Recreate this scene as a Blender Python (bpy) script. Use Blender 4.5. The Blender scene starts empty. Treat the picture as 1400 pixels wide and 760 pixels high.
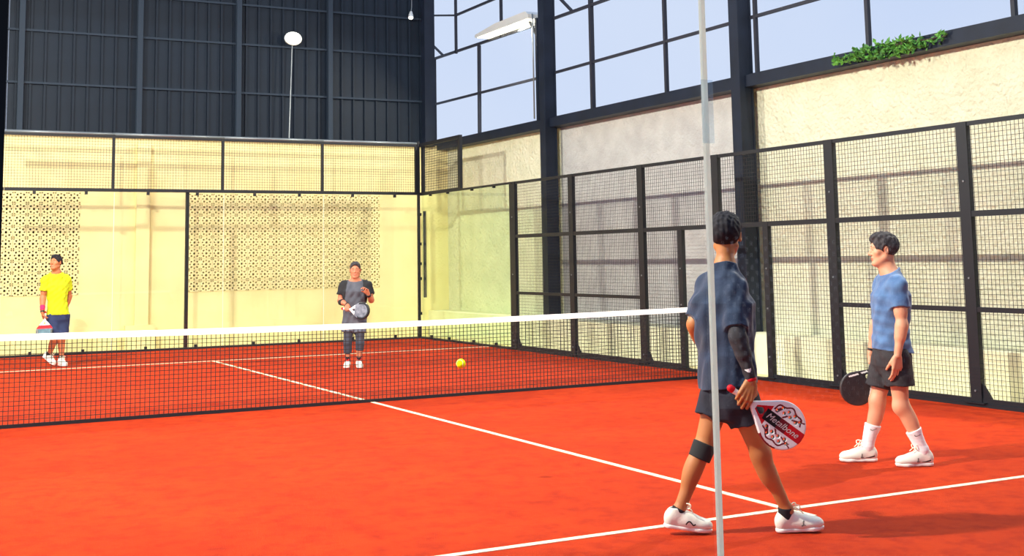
import bpy, bmesh, math, random
import numpy as np
from mathutils import Vector, Matrix
from mathutils.bvhtree import BVHTree

random.seed(7)
SC = bpy.context.scene
COL = SC.collection


def lin(r, g, b):
    f = lambda c: (c / 255 / 12.92) if c <= 10 else ((c / 255 + 0.055) / 1.055) ** 2.4
    return (f(r), f(g), f(b), 1.0)


# ------------------------------------------------------------------ camera
YAW = 0.48027
cam_d = bpy.data.cameras.new('camera')
cam = bpy.data.objects.new('camera', cam_d)
COL.objects.link(cam)
_f = Vector((0.45903, 0.88107, 0.11407)).normalized()
_u = Vector((-0.03887, -0.10836, 0.99335))
_r = _f.cross(_u).normalized()
_u = _r.cross(_f)
cam.matrix_world = Matrix(((_r.x, _u.x, -_f.x, -5.1807), (_r.y, _u.y, -_f.y, -13.1097), (_r.z, _u.z, -_f.z, 1.5698), (0, 0, 0, 1)))
cam_d.sensor_width = 36
cam_d.lens = 1679.43 * 36 / 1400
cam_d.shift_x = 18.25 / 1400
cam_d.shift_y = -218.75 / 1400
cam_d.clip_start = 0.05
cam_d.clip_end = 500
SC.camera = cam

# ------------------------------------------------------------------ sky, light, exposure
world = bpy.data.worlds.new('sky')
SC.world = world
world.use_nodes = True
wn = world.node_tree.nodes
wl = world.node_tree.links
wn.clear()
w_out = wn.new('ShaderNodeOutputWorld')
w_bg = wn.new('ShaderNodeBackground')
w_tc = wn.new('ShaderNodeTexCoord')
w_sep = wn.new('ShaderNodeSeparateXYZ')
w_ramp = wn.new('ShaderNodeValToRGB')
w_noise = wn.new('ShaderNodeTexNoise')
w_cr = wn.new('ShaderNodeValToRGB')
w_mix = wn.new('ShaderNodeMixRGB')
w_ramp.color_ramp.elements[0].position = 0.0
w_ramp.color_ramp.elements[0].color = lin(214, 226, 252)
w_ramp.color_ramp.elements[1].position = 0.7
w_ramp.color_ramp.elements[1].color = lin(178, 203, 250)
w_noise.inputs['Scale'].default_value = 2.2
w_noise.inputs['Detail'].default_value = 4
w_cr.color_ramp.elements[0].position = 0.42
w_cr.color_ramp.elements[1].position = 0.8
w_mix.inputs[2].default_value = lin(226, 234, 252)
wl.new(w_tc.outputs['Generated'], w_sep.inputs[0])
wl.new(w_sep.outputs['Z'], w_ramp.inputs[0])
wl.new(w_tc.outputs['Generated'], w_noise.inputs['Vector'])
wl.new(w_noise.outputs['Fac'], w_cr.inputs[0])
wl.new(w_cr.outputs[0], w_mix.inputs[0])
wl.new(w_ramp.outputs[0], w_mix.inputs[1])
wl.new(w_mix.outputs[0], w_bg.inputs['Color'])
w_bg.inputs['Strength'].default_value = 1.0
wl.new(w_bg.outputs[0], w_out.inputs['Surface'])

FLOOD_FAR_R, FLOOD_NEAR_R, FLOOD_FAR_L, FLOOD_NEAR_L = 600.0, 1650.0, 1500.0, 2700.0
FLOOD_COLOR = (1.0, 0.95, 0.82)
SC.view_settings.view_transform = 'Standard'
SC.view_settings.look = 'None'
SC.view_settings.gamma = 1
SC.view_settings.use_curve_mapping = False
SC.view_settings.exposure = 0.1


# ------------------------------------------------------------------ materials
def mat(name, c, rough=0.7, metal=0.0, c2=None, nscale=6.0, bump=0.0, bscale=40.0, detail=5, lo=0.35, hi=0.65, spec=0.5, sheen=0.0, emit=None, bdist=0.02):
    m = bpy.data.materials.new(name)
    m.use_nodes = True
    nt = m.node_tree
    b = nt.nodes['Principled BSDF']
    b.inputs['Base Color'].default_value = c
    b.inputs['Roughness'].default_value = rough
    b.inputs['Metallic'].default_value = metal
    b.inputs['Specular IOR Level'].default_value = spec
    if sheen:
        b.inputs['Sheen Weight'].default_value = sheen
    tc = nt.nodes.new('ShaderNodeTexCoord')
    if c2 is not None:
        n = nt.nodes.new('ShaderNodeTexNoise')
        n.inputs['Scale'].default_value = nscale
        n.inputs['Detail'].default_value = detail
        r = nt.nodes.new('ShaderNodeValToRGB')
        r.color_ramp.elements[0].position = lo
        r.color_ramp.elements[0].color = c
        r.color_ramp.elements[1].position = hi
        r.color_ramp.elements[1].color = c2
        nt.links.new(tc.outputs['Object'], n.inputs['Vector'])
        nt.links.new(n.outputs['Fac'], r.inputs[0])
        nt.links.new(r.outputs[0], b.inputs['Base Color'])
    if bump:
        n2 = nt.nodes.new('ShaderNodeTexNoise')
        n2.inputs['Scale'].default_value = bscale
        n2.inputs['Detail'].default_value = 6
        bp = nt.nodes.new('ShaderNodeBump')
        bp.inputs['Strength'].default_value = bump
        bp.inputs['Distance'].default_value = bdist
        nt.links.new(tc.outputs['Object'], n2.inputs['Vector'])
        nt.links.new(n2.outputs['Fac'], bp.inputs['Height'])
        nt.links.new(bp.outputs[0], b.inputs['Normal'])
    if emit:
        b.inputs['Emission Color'].default_value = emit[0]
        b.inputs['Emission Strength'].default_value = emit[1]
    return m


def turf_mat():
    m = mat('turf', lin(190, 55, 10), 0.95, c2=lin(174, 47, 8), nscale=0.9, bump=0.5, bscale=160, detail=9, spec=0.12)
    nt = m.node_tree
    b = nt.nodes['Principled BSDF']
    base = b.inputs['Base Color'].links[0].from_socket
    tc = nt.nodes.new('ShaderNodeTexCoord')
    n = nt.nodes.new('ShaderNodeTexNoise')          # scuffs and brushed sand
    n.inputs['Scale'].default_value = 5.5
    n.inputs['Detail'].default_value = 10
    n.inputs['Roughness'].default_value = 0.72
    r = nt.nodes.new('ShaderNodeValToRGB')
    r.color_ramp.elements[0].position = 0.46
    r.color_ramp.elements[0].color = (0, 0, 0, 1)
    r.color_ramp.elements[1].position = 0.72
    r.color_ramp.elements[1].color = (0.95, 0.95, 0.95, 1)
    mx = nt.nodes.new('ShaderNodeMixRGB')
    mx.inputs[2].default_value = lin(150, 30, 8)
    nt.links.new(tc.outputs['Object'], n.inputs['Vector'])
    nt.links.new(n.outputs['Fac'], r.inputs[0])
    nt.links.new(r.outputs[0], mx.inputs[0])
    nt.links.new(base, mx.inputs[1])
    nt.links.new(mx.outputs[0], b.inputs['Base Color'])
    return m


def glass_mat(name, tint, refl=1.0):
    m = bpy.data.materials.new(name)
    m.use_nodes = True
    nt = m.node_tree
    nt.nodes.clear()
    o = nt.nodes.new('ShaderNodeOutputMaterial')
    mx = nt.nodes.new('ShaderNodeMixShader')
    t = nt.nodes.new('ShaderNodeBsdfTransparent')
    t.inputs[0].default_value = tint
    g = nt.nodes.new('ShaderNodeBsdfGlossy')
    g.inputs['Roughness'].default_value = 0.0
    g.inputs[0].default_value = (refl, refl, refl, 1)
    lw = nt.nodes.new('ShaderNodeLayerWeight')      # same reflectance from both faces of the sheet
    lw.inputs[0].default_value = 0.5
    pw = nt.nodes.new('ShaderNodeMath')
    pw.operation = 'POWER'
    pw.inputs[1].default_value = 5
    ma = nt.nodes.new('ShaderNodeMath')
    ma.operation = 'MULTIPLY_ADD'
    ma.inputs[1].default_value = 0.96
    ma.inputs[2].default_value = 0.03
    nt.links.new(lw.outputs['Facing'], pw.inputs[0])
    nt.links.new(pw.outputs[0], ma.inputs[0])
    nt.links.new(ma.outputs[0], mx.inputs[0])
    nt.links.new(t.outputs[0], mx.inputs[1])
    nt.links.new(g.outputs[0], mx.inputs[2])
    nt.links.new(mx.outputs[0], o.inputs[0])
    return m


M = {}
M['turf'] = turf_mat()
M['line'] = mat('line_paint', lin(255, 232, 200), 0.9, c2=lin(250, 210, 170), nscale=30, bump=0.2, spec=0.2)
M['cream'] = mat('cream_render', lin(245, 231, 172), 0.9, c2=lin(239, 223, 162), nscale=1.5, bump=0.08, bscale=30, spec=0.2)
M['breeze'] = mat('breeze_concrete', lin(244, 231, 174), 0.9, c2=lin(234, 219, 160), nscale=9, bump=0.1, spec=0.2)
M['stucco'] = mat('stucco', lin(222, 222, 192), 0.95, c2=lin(234, 232, 204), nscale=3, bump=1.0, bscale=17, spec=0.2, bdist=0.07)
M['plinth'] = mat('pale_plinth_render', lin(238, 236, 204), 0.9, c2=lin(230, 226, 192), nscale=3, bump=0.2, bscale=30, spec=0.2)
M['shaded_stucco'] = mat('stucco_shade_grey', lin(190, 190, 186), 0.95, c2=lin(176, 175, 172), nscale=3, bump=0.8, bscale=17, bdist=0.04, spec=0.2)  # stucco turned grey: shade of the middle bay put into its colour
M['clad'] = mat('dark_cladding', lin(18, 31, 46), 0.55, metal=0.0, c2=lin(12, 23, 36), nscale=1.3, spec=0.25)
M['girt'] = mat('girt_steel', lin(36, 48, 62), 0.6, spec=0.25)
M['steel'] = mat('dark_steel', lin(22, 31, 48), 0.55, c2=lin(16, 24, 38), nscale=3, spec=0.3)
M['black'] = mat('black_powdercoat', lin(22, 24, 30), 0.5, spec=0.35)
M['wire'] = mat('black_wire', lin(28, 28, 32), 0.6, spec=0.3)
M['pipe'] = mat('grey_pipe', lin(120, 126, 130), 0.4, metal=0.4)
M['frame'] = mat('dark_window_frame', lin(30, 32, 44), 0.6)
M['slab'] = mat('outer_concrete', lin(226, 214, 160), 0.95, c2=lin(214, 200, 148), nscale=2)
M['yard'] = mat('added_pale_yard_concrete', lin(226, 226, 222), 0.95, c2=lin(212, 212, 208), nscale=1)  # only for the unseen yard added to brighten the reflected screen
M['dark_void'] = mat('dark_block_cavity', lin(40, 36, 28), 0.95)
M['net_cord'] = mat('net_cord', lin(24, 20, 22), 0.8)
M['tape'] = mat('white_net_tape', lin(252, 250, 246), 0.7)
M['glass'] = glass_mat('clear_glass', (0.975, 0.985, 0.98, 1), 0.9)
M['glass_green'] = glass_mat('green_tinted_glass', (0.93, 0.99, 0.90, 1), 1.0)
M['silicone'] = mat('white_silicone', lin(246, 248, 236), 0.35)
_sn = M['silicone'].node_tree
_tr = _sn.nodes.new('ShaderNodeBsdfTranslucent')
_tr.inputs[0].default_value = (0.95, 0.97, 0.9, 1)
_mx = _sn.nodes.new('ShaderNodeMixShader')
_mx.inputs[0].default_value = 0.6
_sn.links.new(_sn.nodes['Principled BSDF'].outputs[0], _mx.inputs[1])
_sn.links.new(_tr.outputs[0], _mx.inputs[2])
_sn.links.new(_mx.outputs[0], _sn.nodes['Material Output'].inputs[0])
M['clear_tape'] = bpy.data.materials.new('clear_tape')
M['clear_tape'].use_nodes = True
_sn = M['clear_tape'].node_tree
_tr = _sn.nodes.new('ShaderNodeBsdfTransparent')
_tr.inputs[0].default_value = (0.93, 0.97, 1, 1)
_mx = _sn.nodes.new('ShaderNodeMixShader')
_mx.inputs[0].default_value = 0.13
_sn.nodes['Principled BSDF'].inputs['Base Color'].default_value = (0.85, 0.92, 0.95, 1)
_sn.links.new(_tr.outputs[0], _mx.inputs[1])
_sn.links.new(_sn.nodes['Principled BSDF'].outputs[0], _mx.inputs[2])
_sn.links.new(_mx.outputs[0], _sn.nodes['Material Output'].inputs[0])
M['leaf'] = mat('leaf', lin(90, 150, 50), 0.6, c2=lin(40, 96, 34), nscale=7)
M['stem'] = mat('stem', lin(84, 74, 50), 0.8)
M['lamp'] = mat('lamp_lens', lin(255, 250, 220), 0.3, emit=((1, 0.95, 0.75, 1), 3.0))
M['lamp_soft'] = mat('lamp_lens_soft', lin(255, 255, 245), 0.3, emit=((1, 1, 0.92, 1), 2.2))
M['lamp_body'] = mat('lamp_housing', lin(214, 216, 214), 0.4, metal=0.3)
M['ball'] = mat('ball_felt', lin(226, 250, 16), 0.95, bump=0.4, bscale=300, spec=0.1)
M['ball_seam'] = mat('ball_seam', lin(240, 244, 220), 0.8)


# ------------------------------------------------------------------ mesh helpers
class MB:
    def __init__(s):
        s.v, s.f = [], []

    def box(s, lo, hi):
        n = len(s.v)
        x0, y0, z0 = lo
        x1, y1, z1 = hi
        s.v += [(x0, y0, z0), (x1, y0, z0), (x1, y1, z0), (x0, y1, z0), (x0, y0, z1), (x1, y0, z1), (x1, y1, z1), (x0, y1, z1)]
        s.f += [tuple(n + i for i in q) for q in ((0, 3, 2, 1), (4, 5, 6, 7), (0, 1, 5, 4), (1, 2, 6, 5), (2, 3, 7, 6), (3, 0, 4, 7))]
        return s

    def bar(s, a, b, w, h=None, up=(0, 0, 1)):
        a, b = Vector(a), Vector(b)
        h = h or w
        d = (b - a).normalized()
        up = Vector(up)
        if abs(d.dot(up)) > 0.95:
            up = Vector((1, 0, 0))
        x = d.cross(up).normalized() * w / 2
        y = x.cross(d).normalized() * h / 2
        n = len(s.v)
        for p in (a, b):
            s.v += [tuple(p - x - y), tuple(p + x - y), tuple(p + x + y), tuple(p - x + y)]
        s.f += [tuple(n + i for i in q) for q in ((0, 1, 2, 3), (7, 6, 5, 4), (0, 4, 5, 1), (1, 5, 6, 2), (2, 6, 7, 3), (3, 7, 4, 0))]
        return s

    def tube(s, pts, r, seg=8, cap=True):
        pts = [Vector(p) for p in pts]
        rr = r if isinstance(r, (list, tuple)) else [r] * len(pts)
        n0 = len(s.v)
        px = None
        for i, p in enumerate(pts):
            d = (pts[min(i + 1, len(pts) - 1)] - pts[max(i - 1, 0)]).normalized()
            if px is None:
                px = d.cross(Vector((0, 0, 1)) if abs(d.z) < 0.9 else Vector((1, 0, 0))).normalized()
            else:
                px = (px - d * px.dot(d)).normalized()
            py = d.cross(px)
            for k in range(seg):
                a = 2 * math.pi * k / seg
                s.v.append(tuple(p + (px * math.cos(a) + py * math.sin(a)) * rr[i]))
        for i in range(len(pts) - 1):
            for k in range(seg):
                a = n0 + i * seg + k
                b = n0 + i * seg + (k + 1) % seg
                s.f.append((a, b, b + seg, a + seg))
        if cap:
            s.f.append(tuple(n0 + k for k in reversed(range(seg))))
            e = n0 + (len(pts) - 1) * seg
            s.f.append(tuple(e + k for k in range(seg)))
        return s

    def prism(s, poly, axis, d0, d1):
        """poly of 2D points extruded along axis (0,1,2) between d0 and d1"""
        n = len(s.v)
        m = len(poly)
        for d in (d0, d1):
            for (a, b) in poly:
                p = [a, b]
                p.insert(axis, d)
                s.v.append(tuple(p))
        s.f.append(tuple(n + i for i in reversed(range(m))))
        s.f.append(tuple(n + m + i for i in range(m)))
        for i in range(m):
            j = (i + 1) % m
            s.f.append((n + i, n + j, n + m + j, n + m + i))
        return s

    def build(s, name, m, parent=None, smooth=False):
        me = bpy.data.meshes.new(name)
        me.from_pydata(s.v, [], s.f)
        bm = bmesh.new()
        bm.from_mesh(me)
        bmesh.ops.recalc_face_normals(bm, faces=bm.faces)
        bm.to_mesh(me)
        bm.free()
        if smooth:
            me.polygons.foreach_set('use_smooth', [True] * len(me.polygons))
        me.materials.append(m)
        return link(name, me, parent)


def link(name, me, parent=None):
    o = bpy.data.objects.new(name, me)
    COL.objects.link(o)
    if parent is not None:
        o.parent = parent
    return o


def tag(o, label, cat=None, group=None, kind=None):
    if label:
        o['label'] = label
    if cat:
        o['category'] = cat
    if group:
        o['group'] = group
    if kind:
        o['kind'] = kind
    return o


def thing(name, label, cat, loc=(0, 0, 0), rotz=0.0, group=None):
    o = bpy.data.objects.new(name, None)
    o.empty_display_size = 0.1
    COL.objects.link(o)
    o.location = loc
    o.rotation_euler = (0, 0, rotz)
    return tag(o, label, cat, group)


def struct(name, mb, m, label=None):
    return tag(mb.build(name, m), label, kind='structure')


# ------------------------------------------------------------------ setting: floor
floor = struct('floor', MB().box((-5, -10, -0.05), (5, 10, 0)), M['turf'], 'orange red artificial turf of the court')
MB().box((-0.024, -7.2, 0), (0.024, 7.0, 0.004)).build('court_line', M['line'], floor)
MB().box((-5, -6.985, 0), (-0.028, -6.93, 0.004)).box((0.028, -6.985, 0), (5, -6.93, 0.004)).build('court_line', M['line'], floor)
MB().box((-5, 6.95, 0), (-0.028, 7.0, 0.004)).box((0.028, 6.95, 0), (5, 7.0, 0.004)).build('court_line', M['line'], floor)
kerb = MB()
kerb.box((5.0, -10, -0.05), (5.09, 10.09, 0.035)).box((-5, 10.0, -0.05), (5.0, 10.09, 0.035))
tag(kerb.build('trim_1', M['black']), 'black steel base channel along the court edge', kind='structure')
g = MB()
g.box((5.09, -10, -0.3), (9, 13, -0.03)).box((-9, 10.09, -0.3), (5.09, 13, -0.03)).box((-9, -10.0, -0.3), (-5, -9.9, -0.03)).box((-9, -10, -0.3), (-5, 10.09, -0.03))
struct('floor_outer', g, M['slab'], 'pale concrete ground around the court')

M['added_paving'] = mat('added_dark_paving', lin(70, 72, 76), 0.9, c2=lin(58, 60, 64), nscale=3)
struct('floor_yard_added', MB().box((-14, -45, -0.3), (18, -17.1, -0.03)), M['yard'], 'unseen pale concrete yard added to brighten the reflected screen')  # pale ground added out of view to brighten the screen's reflection
struct('floor_rear_added', MB().box((-9, -17.1, -0.3), (9, -10, -0.03)), M['added_paving'], 'unseen dark paving added to cut haze in the near glass')  # dark ground added out of view to lessen haze in the near glass

# ------------------------------------------------------------------ setting: far wall with breeze panels
YW = 11.3
bw, bh = 0.238, 0.215
RX0, RX1 = 0.60, 0.60 + 17 * bw
LX1 = -1.45
LX0 = LX1 - 11 * bw
BZ0 = 1.02
BZ1 = BZ0 + 9 * bh
w = MB()
w.box((-7, YW, -0.03), (6.3, YW + 0.2, BZ0)).box((-7, YW, BZ1), (6.3, YW + 0.2, 4.06))
w.box((-7, YW, BZ0), (LX0, YW + 0.2, BZ1)).box((LX1, YW, BZ0), (RX0, YW + 0.2, BZ1)).box((RX1, YW, BZ0), (6.3, YW + 0.2, BZ1))
wall_back = struct('wall_back', w, M['cream'], 'cream rendered wall behind the far end of the court')
MB().box((-0.43, YW - 0.09, -0.03), (-0.17, YW, 3.9)).build('pilaster', M['cream'], wall_back)
MB().box((-0.62, YW - 0.2, -0.03), (-0.05, YW - 0.09, 0.42)).build('plinth_block', M['cream'], wall_back)
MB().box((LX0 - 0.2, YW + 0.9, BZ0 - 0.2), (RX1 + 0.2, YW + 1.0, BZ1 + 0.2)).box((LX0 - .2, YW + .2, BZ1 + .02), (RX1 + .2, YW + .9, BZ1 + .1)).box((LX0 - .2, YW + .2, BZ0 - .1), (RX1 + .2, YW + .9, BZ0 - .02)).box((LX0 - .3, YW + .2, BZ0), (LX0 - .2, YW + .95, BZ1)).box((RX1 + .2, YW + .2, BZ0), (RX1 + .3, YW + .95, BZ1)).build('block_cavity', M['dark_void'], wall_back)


def breeze_mesh():
    bm = bmesh.new()
    hw, hh = bw / 2 - 0.002, bh / 2 - 0.002
    loops = [[(-hw, -hh), (hw, -hh), (hw, hh), (-hw, hh)]]
    holes = [(0, 0, 0.025)] + [(0.080 * math.cos(i * math.pi / 4), 0.074 * math.sin(i * math.pi / 4), 0.020 if i % 2 else 0.0165) for i in range(8)]
    holes += [(sx * 0.099, sz * 0.089, 0.0135) for sx in (-1, 1) for sz in (-1, 1)]
    for (cx, cz, r) in holes:
        loops.append([(cx + r * math.cos(k * math.pi / 3), cz + r * math.sin(k * math.pi / 3)) for k in range(6)])
    edges = []
    for lp in loops:
        vs = [bm.verts.new((x, 0, z)) for x, z in lp]
        for i in range(len(vs)):
            edges.append(bm.edges.new((vs[i], vs[(i + 1) % len(vs)])))
    bmesh.ops.triangle_fill(bm, use_beauty=True, use_dissolve=False, edges=edges)
    # drop triangles that filled a hole
    for f in list(bm.faces):
        c = f.calc_center_median()
        if any((c.x - cx) ** 2 + (c.z - cz) ** 2 < (r * 0.86) ** 2 for cx, cz, r in holes):
            bm.faces.remove(f)
    r = bmesh.ops.extrude_face_region(bm, geom=bm.faces[:])
    bmesh.ops.translate(bm, vec=(0, 0.09, 0), verts=[v for v in r['geom'] if isinstance(v, bmesh.types.BMVert)])
    bmesh.ops.recalc_face_normals(bm, faces=bm.faces)
    me = bpy.data.meshes.new('breeze_block')
    bm.to_mesh(me)
    bm.free()
    me.materials.append(M['breeze'])
    return me


bme = breeze_mesh()
for x0, n in ((LX0, 11), (RX0, 17)):
    for i in range(n):
        for j in range(9):
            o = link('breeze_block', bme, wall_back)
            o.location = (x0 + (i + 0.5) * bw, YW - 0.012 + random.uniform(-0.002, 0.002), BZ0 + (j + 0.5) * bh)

# dark cladding above
sheet = MB()
sheet.box((-0.1285, 0, 4.05), (0.1285, 0.02, 9)).box((-0.127, -0.045, 4.05), (-0.085, 0, 9))
sh = sheet.build('cladding_sheet', M['clad'], wall_back)
for k in range(49):
    o = sh if k == 0 else sh.copy()
    if k:
        COL.objects.link(o)
    o.location = (5.70 - 0.2585 * k, 11.27, 0)
for z in (5.0, 6.0, 6.82, 7.7):
    MB().box((-7, 11.19, z - 0.02), (5.83, 11.225, z + 0.02)).build('girt', M['girt'], wall_back)
for x in (-2.6, -0.43, 1.53, 3.48):
    MB().box((x - 0.05, 11.10, 4.06), (x + 0.05, 11.12, 9)).box((x - 0.05, 11.2, 4.06), (x + 0.05, 11.22, 9)).box((x - 0.01, 11.12, 4.06), (x + 0.01, 11.2, 9)).build('wall_stanchion', M['girt'], wall_back)
MB().box((5.6, 11.02, 4.03), (5.84, 11.24, 9)).build('corner_column', M['steel'], wall_back)
MB().box((-7, 11.2, 4.02), (5.9, 11.3, 4.08)).build('drip_flashing', M['steel'], wall_back)

# ------------------------------------------------------------------ setting: right wall
XW = 6.25
FRONT_SCREEN = (2.62, 5.24, 0.05, 1.76)
w = MB()
w.box((XW, 6.4, -0.03), (XW + 0.2, 11.3, 4.0)).box((XW, -9.5, -0.03), (XW + 0.2, 0.84, 4.0))
wall_right = struct('wall_right', w, M['stucco'], 'rough cream stucco wall beside the court')
MB().box((XW + 0.02, 0.84, -0.03), (XW + 0.2, 6.4, 4.0)).build('shaded_stucco_bay', M['shaded_stucco'], wall_right)  # same stucco wall between the columns, painted in its shaded tone
MB().box((5.72, -9.5, -0.03), (XW, 11.2, 0.5)).build('plinth', M['plinth'], wall_right)
MB().box((6.0, -9.5, 3.96), (XW + 0.3, 11.95, 4.13)).box((6.1, -9.5, 4.13), (XW + 0.3, 11.95, 4.16)).build('steel_beam', M['steel'], wall_right)
for y in (6.42, 0.8, -4.85):
    MB().box((5.9, y - 0.1, 0.5), (5.93, y + 0.1, 9)).box((6.12, y - 0.1, 0.5), (6.15, y + 0.1, 9)).box((5.93, y - 0.09, 0.5), (6.12, y + 0.09, 9)).build('steel_column', M['steel'], wall_right)


def window(name, label, bars):
    root = thing(name, None, None)
    tag(root, label, kind='structure')
    for nm, pts, t in bars:
        (y0, z0), (y1, z1) = pts
        MB().bar((6.15, y0, z0), (6.15, y1, z1), t, t, up=(1, 0, 0)).build(nm, M['frame'], root)


window('window_1', 'open dark window grid nearest the far corner', [
    ('mullion', ((11.7, 4.1), (11.7, 6.05)), 0.05), ('mullion', ((9.5, 4.1), (9.47, 6.0)), 0.06), ('mullion', ((10.58, 6.0), (10.58, 9)), 0.05), ('mullion', ((8.46, 6.0), (8.46, 9)), 0.05),
    ('transom', ((11.9, 6.06), (6.5, 6.0)), 0.05), ('transom', ((11.9, 5.03), (6.5, 4.96)), 0.045), ('transom', ((10.58, 6.84), (6.5, 6.84)), 0.045), ('transom', ((11.9, 7.08), (10.58, 6.84)), 0.04),
    ('transom', ((11.9, 7.8), (6.5, 7.8)), 0.05), ('brace', ((11.9, 6.44), (11.28, 6.08)), 0.04)])
window('window_2', 'open dark window grid between the two steel columns', [
    ('mullion', ((5.05, 4.1), (5.05, 9)), 0.07), ('mullion', ((2.83, 4.1), (2.83, 9)), 0.055),
    ('transom', ((6.35, 4.98), (0.9, 4.98)), 0.045), ('transom', ((6.35, 6.0), (0.9, 6.0)), 0.05), ('transom', ((6.35, 6.84), (0.9, 6.84)), 0.045),
    ('brace', ((6.1, 6.32), (5.7, 6.02)), 0.045)])
window('window_3', 'open dark window grid right of the nearer column', [
    ('mullion', ((0.6, 4.1), (0.6, 9)), 0.05), ('mullion', ((-1.6, 4.1), (-1.6, 9)), 0.055), ('mullion', ((-3.83, 4.1), (-3.83, 9)), 0.055),
    ('transom', ((0.72, 4.98), (-4.8, 4.98)), 0.045), ('transom', ((0.72, 6.0), (-4.8, 6.0)), 0.05)])

# dark wall added behind the viewer to cut sky haze, with a chequered ventilation screen; seen as a reflection in the near glass
YF = -17.0
w = MB()
SX0, SX1, SZ0, SZ1 = FRONT_SCREEN
w.box((-9, YF - 0.1, -0.03), (SX0, YF, 9)).box((SX1, YF - 0.1, -0.03), (9, YF, 9)).box((SX0, YF - 0.1, SZ1), (SX1, YF, 9)).box((SX0, YF - 0.1, -0.03), (SX1, YF, SZ0))
wall_front_blocker = struct('wall_front_blocker', w, M['clad'], 'dark clad wall added behind the viewer to cut sky haze')
w = MB()
q_ = 0.062
for i in range(int((SX1 - SX0) / q_) + 1):
    for j in range(int((SZ1 - SZ0) / q_) + 1):
        if (i + j) % 2:
            w.box((SX0 + i * q_ - 0.006, YF - 0.06, SZ0 + j * q_ - 0.006), (SX0 + (i + 1) * q_ + 0.006, YF - 0.02, SZ0 + (j + 1) * q_ + 0.006))
tag(w.build('vent_screen', M['clad'], wall_front_blocker), None, kind='stuff')

pipe = MB().tube([(5.62, 11.14, 0.78), (5.62, 11.14, 2.62)], 0.035, 10)
tag(pipe.build('drain_pipe', M['steel'], smooth=False), 'short dark vertical pipe on the cream wall by the far corner', 'pipe')
tag(MB().box((0.255, 10.06, 0.03), (0.315, 10.12, 2.93)).build('glass_support_post', M['black']), 'thin black post behind the far glass wall, between the two breeze block panels', 'post')

# ------------------------------------------------------------------ creeper on the beam
t = thing('creeping_plant', 'green leafy creeper lying over the steel beam at upper right', 'plant', (5.95, -2.12, 4.035))
lf = MB()
rnd = random.Random(3)
for i in range(420):
    y = rnd.gauss(0, 0.45)
    c = Vector((rnd.uniform(-0.1, 0.06), max(-0.85, min(0.85, y)), rnd.uniform(-0.09, 0.11) * (1 - abs(y) * 0.5)))
    d = Vector((rnd.gauss(0, 1), rnd.gauss(0, 1), rnd.gauss(0.2, 0.7))).normalized()
    s_ = d.cross(Vector((rnd.gauss(0, 1), rnd.gauss(0, 1), rnd.gauss(0, 1)))).normalized()
    L, W_ = rnd.uniform(0.05, 0.1), rnd.uniform(0.018, 0.032)
    n = len(lf.v)
    nn = d.cross(s_) * 0.008
    lf.v += [tuple(c), tuple(c + d * L * .5 + s_ * W_ + nn), tuple(c + d * L), tuple(c + d * L * .5 - s_ * W_ + nn), tuple(c + d * L * .5 - nn)]
    lf.f += [(n, n + 1, n + 4), (n + 1, n + 2, n + 4), (n + 2, n + 3, n + 4), (n + 3, n, n + 4)]
tag(lf.build('foliage', M['leaf'], t), None, kind='stuff')
st = MB()
for k in range(5):
    st.tube([(0.0 + 0.03 * k, -0.9 + 0.1 * k, 0.03), (0.02, -0.3, 0.05 + 0.01 * k), (0.05, 0.3, 0.04), (0.02, 0.9 - 0.1 * k, 0.03)], 0.006, 5)
st.build('vine_stem', M['stem'], t)

# ------------------------------------------------------------------ side fence
PH = 2.92
GRP = 'steel posts of the side fence'
post_defs = [(6.0, 'wide black fence post at the end of the side glass'), (4.0, 'second black fence post from the side glass, just right of the far steel column'),
             (2.0, 'third black fence post from the side glass, two bays short of the gateway'), (0.2, 'upper black fence post standing behind the glass joint and the near player'),
             (-2.0, 'black fence post between the gateway and the man in light blue'), (-4.0, 'black fence post nearest the right edge of the picture'), (-6.0, 'black fence post beyond the right edge of the picture')]
for y, lab in post_defs[:6]:
    p = thing('fence_post', lab, 'post', (5.04, y, 0), 0, GRP)
    hw = 0.1 if y == 6.0 else 0.07
    z0 = 0.03 if y != 0.2 else 1.93
    MB().box((-0.03, -hw, z0), (0.03, hw, PH)).build('upright', M['black'], p)
    if y != 0.2:
        MB().box((-0.07, -hw - 0.06, 0.035), (0.03, hw + 0.06, 0.047)).build('base_plate', M['black'], p)
        MB().prism([(-hw, 0.04), (-hw - 0.13, 0.04), (-hw - 0.13, 0.06), (-hw - 0.03, 0.2), (-hw, 0.24)], 0, -0.012, 0.012).build('gusset', M['black'], p)
        for zz in (0.16, 1.3, 2.3):
            MB().tube([(-0.04, 0, zz), (-0.03, 0, zz)], 0.011, 8).build('bolt', M['pipe'], p)
for y, lab in ((1.04, 'short black gatepost on the far side of the court gateway'), (-0.8, 'short black gatepost on the near side of the court gateway')):
    p = thing('gatepost', lab, 'post', (5.04, y, 0), 0, 'gateposts of the side gateway')
    MB().box((-0.03, -0.05, 0.03), (0.03, 0.05, 1.98)).build('upright', M['black'], p)
    MB().box((-0.06, -0.09, 0.035), (0.03, 0.09, 0.047)).build('base_plate', M['black'], p)
    for zz in (0.3, 0.9, 1.4):
        MB().tube([(-0.04, 0, zz), (-0.03, 0, zz)], 0.011, 8).build('bolt', M['pipe'], p)


def wires_x(ya, yb, z0, z1, x=5.04, pitch=0.05, r=0.0019):
    mb = MB()
    n = max(1, round((yb - ya) / pitch))
    for i in range(n + 1):
        y = ya + (yb - ya) * i / n
        mb.box((x - r, y - r, z0), (x + r, y + r, z1))
    n = max(1, round((z1 - z0) / pitch))
    for i in range(n + 1):
        z = z0 + (z1 - z0) * i / n
        mb.box((x - 2.4 * r, ya, z - r), (x - 0.4 * r, yb, z + r))
    return mb


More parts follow.
